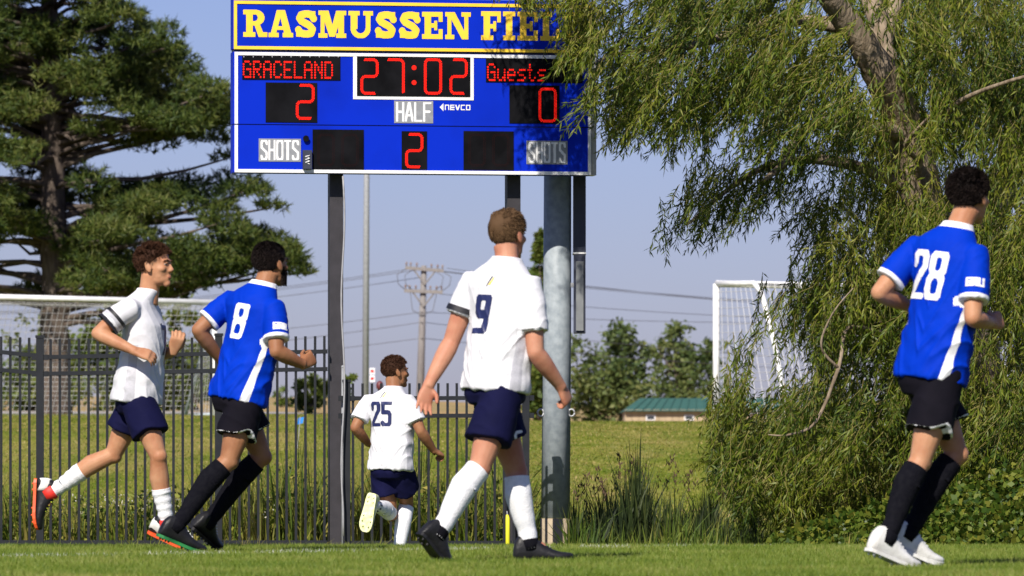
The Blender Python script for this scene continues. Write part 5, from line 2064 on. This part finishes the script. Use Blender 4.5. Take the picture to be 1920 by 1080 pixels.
def seed_heads():
    rr = random.Random(4)
    B, Dn = [], []
    for k in range(60):
        px, D = rr.uniform(1080, 1420), rr.uniform(49, 53)
        h = rr.uniform(.75, 1.02) * (1.0 if 1150 < px < 1290 else .85)
        x = (px - 960) / F * D
        c = Vector((x, D, gz(x, D) + h))
        for j in range(10):
            B.append(c + Vector((rr.gauss(0, .012), rr.gauss(0, .012), rr.uniform(-.06, .06))))
            Dn.append((rr.gauss(0, .4), rr.gauss(0, .4), 1))
    m = leafmat('seed_head', [(.03, .018, .012), (.07, .04, .025), (.12, .08, .05)], 0, .8)
    o = leaves_mesh('seed_heads', B, Dn, .05, .012, m)
    tag(o, 'small brown seed heads among the dark reeds', 'weeds', kind='stuff')
    B, Dn = [], []
    for k in range(520):
        px, D = rr.gauss(330, 120), rr.uniform(49.3, 53)
        x = (px - 960) / F * D
        c = Vector((x, D, gz(x, D) + rr.uniform(.25, .72)))
        for j in range(6):
            B.append(c + Vector((rr.gauss(0, .02), rr.gauss(0, .02), rr.gauss(0, .02))))
            Dn.append((rr.gauss(0, 1), rr.gauss(0, 1), rr.gauss(0, 1)))
    m = leafmat('weed_flower', [(.45, .42, .30), (.55, .55, .45), (.40, .33, .12)], .2, .8)
    o = leaves_mesh('weed_flowers', B, Dn, .02, .014, m)
    tag(o, 'tiny pale weed flowers behind the fence', 'flowers', kind='stuff')



def forbs():
    rr = random.Random(31)
    B, Dn, LL = [], [], []
    for k in range(1500):
        px, D = rr.uniform(-110, 1010), rr.uniform(49.2, 54)
        x = (px - 960) / F * D
        g = gz(x, D)
        h = rr.uniform(.3, .85) * np.interp(px, [-110, 200, 420, 560, 640, 1010], [.9, .85, .95, 1.15, 1.0, .95])
        lean = (rr.gauss(0, .08), rr.gauss(0, .08))
        for j in range(16):
            u = rr.uniform(.15, 1)
            B.append((x + lean[0] * u + rr.gauss(0, .03), D + lean[1] * u + rr.gauss(0, .03), g + h * u))
            Dn.append((rr.gauss(0, 1), rr.gauss(0, 1), rr.gauss(.3, .5)))
            LL.append(rr.uniform(.04, .09))
    m = leafmat('forb_leaf', [(0.08, 0.14, 0.012), (0.16, 0.22, 0.022), (0.26, 0.28, 0.035), (0.42, 0.36, 0.09)], .4, .55)
    LL = np.array(LL)
    o = leaves_mesh('leafy_weeds', np.array(B), np.array(Dn), LL, LL * .45, m)
    tag(o, 'leafy green and yellow weeds behind the iron fence', 'weeds', kind='stuff')


seed_heads()
forbs()


def ground_cover():
    rr = random.Random(14)
    B, Dn, LL = [], [], []
    for k in range(34000):
        px = rr.uniform(1440, 2080)
        D = rr.uniform(45.8, 48.6)
        top = np.interp(px, [1440, 1520, 1620, 1750, 1850, 2080], [.30, .52, .62, .82, .98, 1.05]) * min(1, max(.3, (D - 45.4) / 1.5))
        top *= .85 + .35 * mnoise.noise(Vector((px / 45, D * 1.4, 2)))
        x = (px - 960) / F * D
        z = gz(x, D) + max(.03, top) * rr.uniform(.35, 1.0) ** .5
        B.append((x, D, z))
        Dn.append((rr.gauss(0, .8), rr.gauss(-.5, .6), rr.gauss(.15, .6)))
        LL.append(rr.uniform(.035, .075))
    m = leafmat('vine_leaf', [(0.022, 0.05, 0.006), (0.05, 0.095, 0.010), (0.09, 0.14, 0.016), (0.145, 0.185, 0.024), (0.22, 0.22, 0.03)], .35, .45, nscale=None)
    LL = np.array(LL)
    o = leaves_mesh('ground_cover', np.array(B), np.array(Dn), LL, LL * .8, m)
    tag(o, 'low leafy green vines covering the ground under the willow', 'vines', kind='stuff')


ground_cover()
# ------------------------------------------------------------------ goals
M_GOALW = mat('goal_white', (0.78, 0.78, 0.78), 0.5, (0.66, 0.66, 0.66), 6)
M_GOALG = mat('goal_grey', (0.40, 0.46, 0.48), 0.5, (0.34, 0.40, 0.42), 6)
M_NET = mat('net_cord', (0.55, 0.55, 0.56), 0.8, (0.48, 0.48, 0.5), 10)


def net_sheet(mb, a, b, c, d, n1, n2, w, sag=0.0):
    """cords over the quad a b c d (a-b top, d-c bottom)"""
    def pt(u, v):
        p = a.lerp(b, u).lerp(d.lerp(c, u), v)
        return p + Vector((0, 0, -sag * math.sin(math.pi * u) * math.sin(math.pi * min(v * 1.2, 1))))
    def cord(ps):
        for p, q in zip(ps[:-1], ps[1:]):
            v = (q - p)
            if v.length < 1e-6: continue
            s1 = v.cross(Vector((0, 1, 0.01))).normalized() * w
            s2 = v.cross(s1).normalized() * w
            mb.add([p + s1, q + s1, q - s1, p - s1], [(0, 1, 2, 3)])
            mb.add([p + s2, q + s2, q - s2, p - s2], [(0, 1, 2, 3)])
    for i in range(n1 + 1):
        cord([pt(i / n1, k / 8) for k in range(9)])
    for j in range(n2 + 1):
        cord([pt(k / 12, j / n2) for k in range(13)])


def goal_left():
    D = 124.0
    a, b = P(-238, 551, D), P(403, 567, D + 1)
    g0 = gz(a.x, D); g1 = gz(b.x, D + 1)
    t = thing('soccer_goal', ((a.x + b.x) / 2, D, (g0 + g1) / 2), 'white soccer goal with net behind the fence and in front of the pine', 'goal', 'soccer goals on the far field')
    mb = MB(); mb.tube([a, b], .062, 12); mb.build('crossbar', M_GOALW, t, True)
    for p, g in ((a, g0), (b, g1)):
        mb = MB(); mb.tube([p + Vector((0, 0, .0)), (p.x, p.y, g - .05)], .06, 12); mb.build('post', M_GOALW, t, True)
    # side frames run back and down
    back = []
    for p, g in ((a, g0), (b, g1)):
        q1 = p + Vector((-.12, .9, -.15))
        q2 = Vector((p.x - .75, p.y + 1.9, g))
        mb = MB(); mb.tube([p, q1, q1.lerp(q2, .5) + Vector((.05, .1, .1)), q2], .045, 10); mb.build('side_frame', M_GOALG, t, True)
        mb = MB(); mb.tube([q2, (p.x, p.y, g + .03)], .04, 8); mb.build('ground_bar', M_GOALG, t, True)
        back.append((q1, q2))
    mb = MB(); mb.tube([back[0][1], back[1][1]], .04, 8); mb.build('ground_bar', M_GOALG, t, True)
    mb = MB()
    net_sheet(mb, back[0][0], back[1][0], back[1][1], back[0][1], 60, 20, .0050, .12)
    net_sheet(mb, a, b, back[1][0], back[0][0], 60, 7, .0050, .05)
    for (p, g), (q1, q2) in zip(((a, g0), (b, g1)), back):
        net_sheet(mb, p, q1, q2, Vector((p.x, p.y, g)), 9, 18, .0050)
    mb.build('net', M_NET, t)


def goal_right():
    D = 101.0
    a = P(1343, 532, D)
    b = P(1990, 545, D + 3.0)
    g0, g1 = gz(a.x, D), gz(b.x, D + 3)
    t = thing('soccer_goal', ((a.x + b.x) / 2, D, (g0 + g1) / 2), 'white soccer goal with net half hidden by the willow branches', 'goal', 'soccer goals on the far field')
    mb = MB(); mb.tube([a, b], .06, 12); mb.build('crossbar', M_GOALW, t, True)
    for p, g in ((a, g0), (b, g1)):
        mb = MB(); mb.tube([p, (p.x, p.y, g - .05)], .06, 12); mb.build('post', M_GOALW, t, True)
    qs = []
    for p, g in ((a, g0), (b, g1)):
        q1 = p + Vector((.62, -.9, -.02))
        q2 = p + Vector((.80, -1.2, -.45))
        q3 = p + Vector((1.05, -1.7, -1.7))
        q4 = Vector((p.x + 1.12, p.y - 2.0, gz(p.x + 1.12, p.y - 2.0) + .05))
        q5 = Vector((q4.x - .22, q4.y + .4, q4.z - .02))
        mb = MB(); mb.tube([p, p.lerp(q1, .6), q1, q1.lerp(q2, .5) + Vector((.03, 0, .05)), q2, q2.lerp(q3, .5) + Vector((.02, 0, 0)), q3, q4, q5], .048, 10)
        mb.build('side_frame', M_GOALW, t, True)
        qs.append((q1, q3, q4))
    mb = MB()
    net_sheet(mb, qs[0][0], qs[1][0], qs[1][2], qs[0][2], 54, 18, .0050, .1)
    net_sheet(mb, a, b, qs[1][0], qs[0][0], 54, 7, .0050, .06)
    for (p, g), (q1, q3, q4) in zip(((a, g0), (b, g1)), qs):
        net_sheet(mb, p, q1, q4, Vector((p.x, p.y, g)), 8, 18, .0050)
    mb.build('net', M_NET, t)


goal_left()
goal_right()

# ------------------------------------------------------------------ poles, wires, barn, small things
M_WOODP = mat('weathered_wood', (0.25, 0.235, 0.225), 0.9, (0.19, 0.175, 0.17), 5, bump=.4, stretch=(4, 4, .4))
M_WIRE = mat('wire', (0.10, 0.10, 0.11), 0.6, (0.13, 0.13, 0.14), 2)
M_INS = mat('insulator', (0.20, 0.12, 0.09), 0.3, (0.28, 0.22, 0.18), 9)


def utility_pole():
    D = 210.0
    b, tp = P(786, 800, D), P(795, 498, D)
    t = thing('utility_pole', (b.x, D, b.z), 'wooden utility pole with two crossarms and wires', 'utility pole')
    mb = MB(); mb.tube([b, b.lerp(tp, .5), tp], [.15, .13, .10], 10); mb.build('pole', M_WOODP, t, True)
    arms = []
    for y, x0, x1, ys in ((503, 760, 832, 5), (546, 758, 830, 2)):
        p, q = P(x0, y - 1, D - .15), P(x1, y + ys, D - .15)
        mb = MB(); d = (q - p) / 2
        mb.box((p + q) / 2, d, Vector((0, .06, 0)), Vector((0, 0, .06)))
        arm = mb.build('crossarm', M_WOODP, t)
        arms.append((p, q))
        m1 = p.lerp(q, .5)
        for f in (.2, .8):
            mb = MB(); mb.tube([p.lerp(q, f), Vector((m1.x, D - .15, m1.z - .55))], .03, 6); mb.build('brace', M_WOODP, t)
        for f in (.03, .14, .3, .68, .84, .97):
            c = p.lerp(q, f)
            mb = MB(); mb.tube([c + Vector((0, 0, .06)), c + Vector((0, 0, .13)), c + Vector((0, 0, .16)), c + Vector((0, 0, .21))], [.02, .022, .042, .03], 8)
            mb.build('insulator', M_INS, t, True)
    # drop wires between the arms
    for f in (.05, .25, .75, .95):
        p, q = arms[0][0].lerp(arms[0][1], f), arms[1][0].lerp(arms[1][1], f)
        sgn = -1 if f < .5 else 1
        mb = MB(); mb.tube([p, p.lerp(q, .3) + Vector((sgn * .35, -.1, 0)), p.lerp(q, .7) + Vector((sgn * .3, -.1, 0)), q], .014, 5); mb.build('jumper_wire', M_WIRE, t, True)
    for sgn, f in ((-1, .15), (1, .85)):
        p = arms[1][0].lerp(arms[1][1], f)
        q = Vector(P(791, 592, D - .14))
        mb = MB(); mb.tube([p, p.lerp(q, .5) + Vector((sgn * .12, 0, -.25)), q], .014, 5); mb.build('jumper_wire', M_WIRE, t, True)


utility_pole()


def wires():
    # spans: left end, pole end / right end
    def span(a, b, sag, label):
        pa, pb = P(*a), P(*b)
        pts = []
        for k in range(25):
            u = k / 24
            p = pa.lerp(pb, u)
            p.z -= sag * 4 * u * (1 - u)
            pts.append(p)
        mb = MB(); mb.tube(pts, .011, 5)
        o = mb.build('power_line', M_WIRE, None, True)
        tag(o, label, 'power line', 'power lines')
    L = 'thin power line running off from the upper crossarm towards the pine'
    for (y0, y1, x), w in zip(((548, 505, 764), (553, 507, 776), (562, 520, 790)), ('uppermost', 'second', 'third')):
        span((-300, y0 + 40, 260), (x, y1, 209.8), .5, w + ' thin power line running off from the upper crossarm towards the pine')
    L2 = 'thin power line running off from the utility pole crossarms towards the willow'
    for (y0, y1, x), w in zip(((530, 506, 812), (535, 509, 826), (546, 503, 838), (541, 551, 824)), ('inner thin power line from the upper', 'middle thin power line from the upper', 'outer thin power line from the upper', 'thin power line from the lower')):
        span((x, y1, 209.8), (2300, y0 + 26, 330), 1.0, w + ' crossarm towards the willow')
    L3 = 'low cable strung from the middle of the utility pole'
    for (yl, yp, yr), w in zip(((612, 585, 560), (645, 604, 680), (655, 634, 690)), ('upper', 'middle', 'lowest')):
        L3 = w + ' bare cable strung from the utility pole below its crossarms'
        span((-300, yl + 26, 260), (791, yp, 209.8), .6, L3 + ' towards the pine')
        span((791, yp, 209.8), (2300, yr, 330), .8, L3 + ' towards the barn')


wires()


def light_pole():
    D = 150.0
    b, tp = P(685, 790, D), P(690, -140, D)
    t = thing('light_pole', (b.x, D, b.z), 'plain slim grey light pole seen below the scoreboard', 'pole')
    mb = MB(); mb.tube([b + Vector((0, 0, -.3)), b.lerp(tp, .5), tp], [.085, .075, .06], 14); mb.build('shaft', M_ALU, t, True)
    mb = MB(); mb.abox(tp.x - 1.0, tp.x + 1.0, D - .08, D + .08, tp.z - .1, tp.z + .05); mb.build('crossarm', M_ALU, t)
    for k in (-.8, -.25, .3, .85):
        mb = MB(); mb.tube([(tp.x + k, D - .1, tp.z + .1), (tp.x + k, D - .35, tp.z + .02), (tp.x + k, D - .55, tp.z - .05)], [.06, .2, .24], 12); mb.build('flood_lamp', M_ALU, t, True)


light_pole()
M_TANW = mat('barn_boards', (0.44, 0.34, 0.22), 0.9, (0.36, 0.28, 0.18), 2.5, stretch=(3, 3, .3))
M_GROOF = mat('green_roof', (0.032, 0.105, 0.082), 0.7, (0.04, 0.12, 0.095), 1.0)
M_GLASS = mat('window_glass', (0.03, 0.035, 0.045), 0.1, (0.05, 0.055, 0.065), 2)


def barn():
    D = 270.0
    c = P(1260, 790, D)
    xl, xr = P(1172, 0, D).x, P(1500, 0, D).x
    z0 = c.z - 1.6
    ze = P(0, 768, D).z
    zr = P(0, 745, D).z
    t = thing('barn', ((xl + xr) / 2, D, z0), 'low tan wooden barn with a green metal roof', 'barn')
    # wall of boards
    nb = 26
    w = (xr - xl) / nb
    wall = None
    mb = MB(); mb.abox(xl, xr, D + .06, D + 6, z0, ze); wall = mb.build('wall', M_TANW, t)
    gx0, gx1 = xl - .15, xr + .15
    for i in range(nb):
        mb = MB()
        mb.abox(xl + i * w + .006, xl + (i + 1) * w - .006, D + .02 - random.uniform(0, .012), D + .055, z0, ze - .01)
        mb.build('plank', M_TANW, wall)
    mb = MB()
    ym = D + 3
    mb.add([(gx0 + .1, D - .3, ze - .08), (gx1, D - .3, ze - .08), (gx1 - 0.9, ym, zr), (gx0 + .9, ym, zr), (gx0, D + 6.4, ze - .08), (gx1, D + 6.4, ze - .08)],
           [(0, 1, 2, 3), (3, 2, 5, 4), (0, 3, 4), (1, 5, 2), (0, 4, 5, 1)])
    roof = mb.build('roof', M_GROOF, t)
    n = 20
    for i in range(1, n):
        x = gx0 + .1 + (gx1 - gx0 - .1) * i / n
        xt = gx0 + .9 + (gx1 - gx0 - 1.8) * i / n
        mb = MB(); mb.tube([(x, D - .31, ze - .06), (xt, ym - .02, zr + .02)], .025, 5); mb.build('roof_seam', M_GROOF, roof)
    for px in (1220, 1292):
        x = P(px, 0, D).x
        wz0, wz1 = P(0, 788, D).z, P(0, 778, D).z
        mb = MB(); mb.abox(x - .22, x + .22, D - .03, D + .03, wz0, wz1); wd = mb.build('window', M_BWHITE, t)
        mb = MB(); mb.abox(x - .17, x + .17, D - .036, D - .031, wz0 + .04, wz1 - .04); mb.build('pane', M_GLASS, wd)


barn()


def small_things():
    # yellow marker stake at the fence
    D = 47.9
    x = P(952, 0, D).x
    g = gz(x, D)
    t = thing('marker_stake', (x, D, g), 'short bright yellow plastic stake standing by the fence', 'stake')
    z1 = P(0, 965, D).z
    mb = MB()
    mb.eloft([(Vector((x, D, g - .05)), Vector((.018, 0, 0)), Vector((0, .018, 0))), (Vector((x, D, z1 - .03)), Vector((.018, 0, 0)), Vector((0, .018, 0))), (Vector((x - .004, D, z1)), Vector((.010, 0, 0)), Vector((0, .010, 0)))], 12)
    mb.build('sleeve', mat('yellow_plastic', (0.75, 0.72, 0.03), 0.5, (0.7, 0.66, 0.03), 9), t, True)
    mb = MB(); mb.tube([(x, D, z1 - .04), (x - .006, D, z1 + .03)], .005, 6); mb.build('wire_core', M_ALU, t)
    # pale gate pole beside the scoreboard post
    D = 48.5
    x = P(643, 0, D).x
    t = thing('gate_pole', (x, D, gz(x, D)), 'thin pale metal pole right beside the left scoreboard post', 'pole')
    mb = MB(); mb.tube([(x, D, gz(x, D) - .1), (x, D, P(0, 690, D).z)], .013, 10); mb.build('tube', M_PLATE, t, True)
    mb = MB(); mb.sph((x, D, P(0, 690, D).z + .008), .016); mb.build('cap', M_PLATE, t, True)
    for y in (830, 895):
        z = P(0, y, D).z
        mb = MB(); mb.abox(x + .015, x + .055, D - .03, D + .02, z - .03, z + .03); mb.build('latch', M_IRON, t)
    # small road sign far behind
    D = 165.0
    x = P(698, 0, D).x
    g = gz(x, D)
    t = thing('road_sign', (x, D, g), 'small pale road sign with red marks far behind the fence', 'sign')
    z0, z1 = P(0, 716, D).z, P(0, 690, D).z
    mb = MB(); mb.tube([(x, D, g), (x, D, z1)], .03, 8); mb.build('sign_post', M_ALU, t)
    for za, zb in ((z0, (z0 + z1) / 2 - .012), ((z0 + z1) / 2 + .012, z1)):
        mb = MB(); mb.abox(x - .075, x + .075, D - .05, D - .032, za, zb); pl = mb.build('sign_plate', M_BWHITE, t)
        mb = MB(); mb.abox(x - .045, x + .045, D - .054, D - .0505, za + .05, zb - .05); mb.build('sign_mark', M_RED, pl)
    # rounded dark red thing behind the player's shoulder: a small plastic barrel top on a stake
    D = 120.0
    x = P(712, 0, D).x
    zt = P(0, 723, D).z
    g = gz(x, D)
    t = thing('marker_post', (x, D, g), 'dark red rounded top of a thin post behind the fence', 'post')
    mb = MB(); mb.tube([(x, D, g), (x, D, zt)], .035, 8); mb.build('stem', M_IRON, t)
    mb = MB(); mb.ell((x, D, zt), Vector((.075, 0, 0)), Vector((0, .075, 0)), Vector((0, 0, .10))); mb.build('cap', mat('dark_red', (0.16, 0.03, 0.035), 0.5, (0.12, 0.025, 0.03), 9), t, True)
    # little blue flag on the bank
    D = 92.0
    x = P(561, 0, D).x
    g = gz(x, D)
    zf = P(0, 790, D).z
    t = thing('marker_flag', (x, D, g), 'tiny bright blue marker flag on the grass bank', 'flag')
    mb = MB(); mb.tube([(x - .03, D, g), (x + .02, D, zf + .07)], .006, 6); mb.build('wire', M_ALU, t)
    V = []
    n = 6
    for i in range(n + 1):
        u = i / n
        for v in (0, 1):
            V.append((x - .035 + .09 * u + .02 * v, D - .01 + .02 * math.sin(u * 4), zf - .05 + .1 * v + .02 * u))
    Q = [(2 * i, 2 * i + 2, 2 * i + 3, 2 * i + 1) for i in range(n)]
    link('flag', mesh_arrays('flag', V, Q, True), mat('flag_blue', (0.02, 0.25, 0.75), 0.6, (0.02, 0.22, 0.7), 20), t)


small_things()
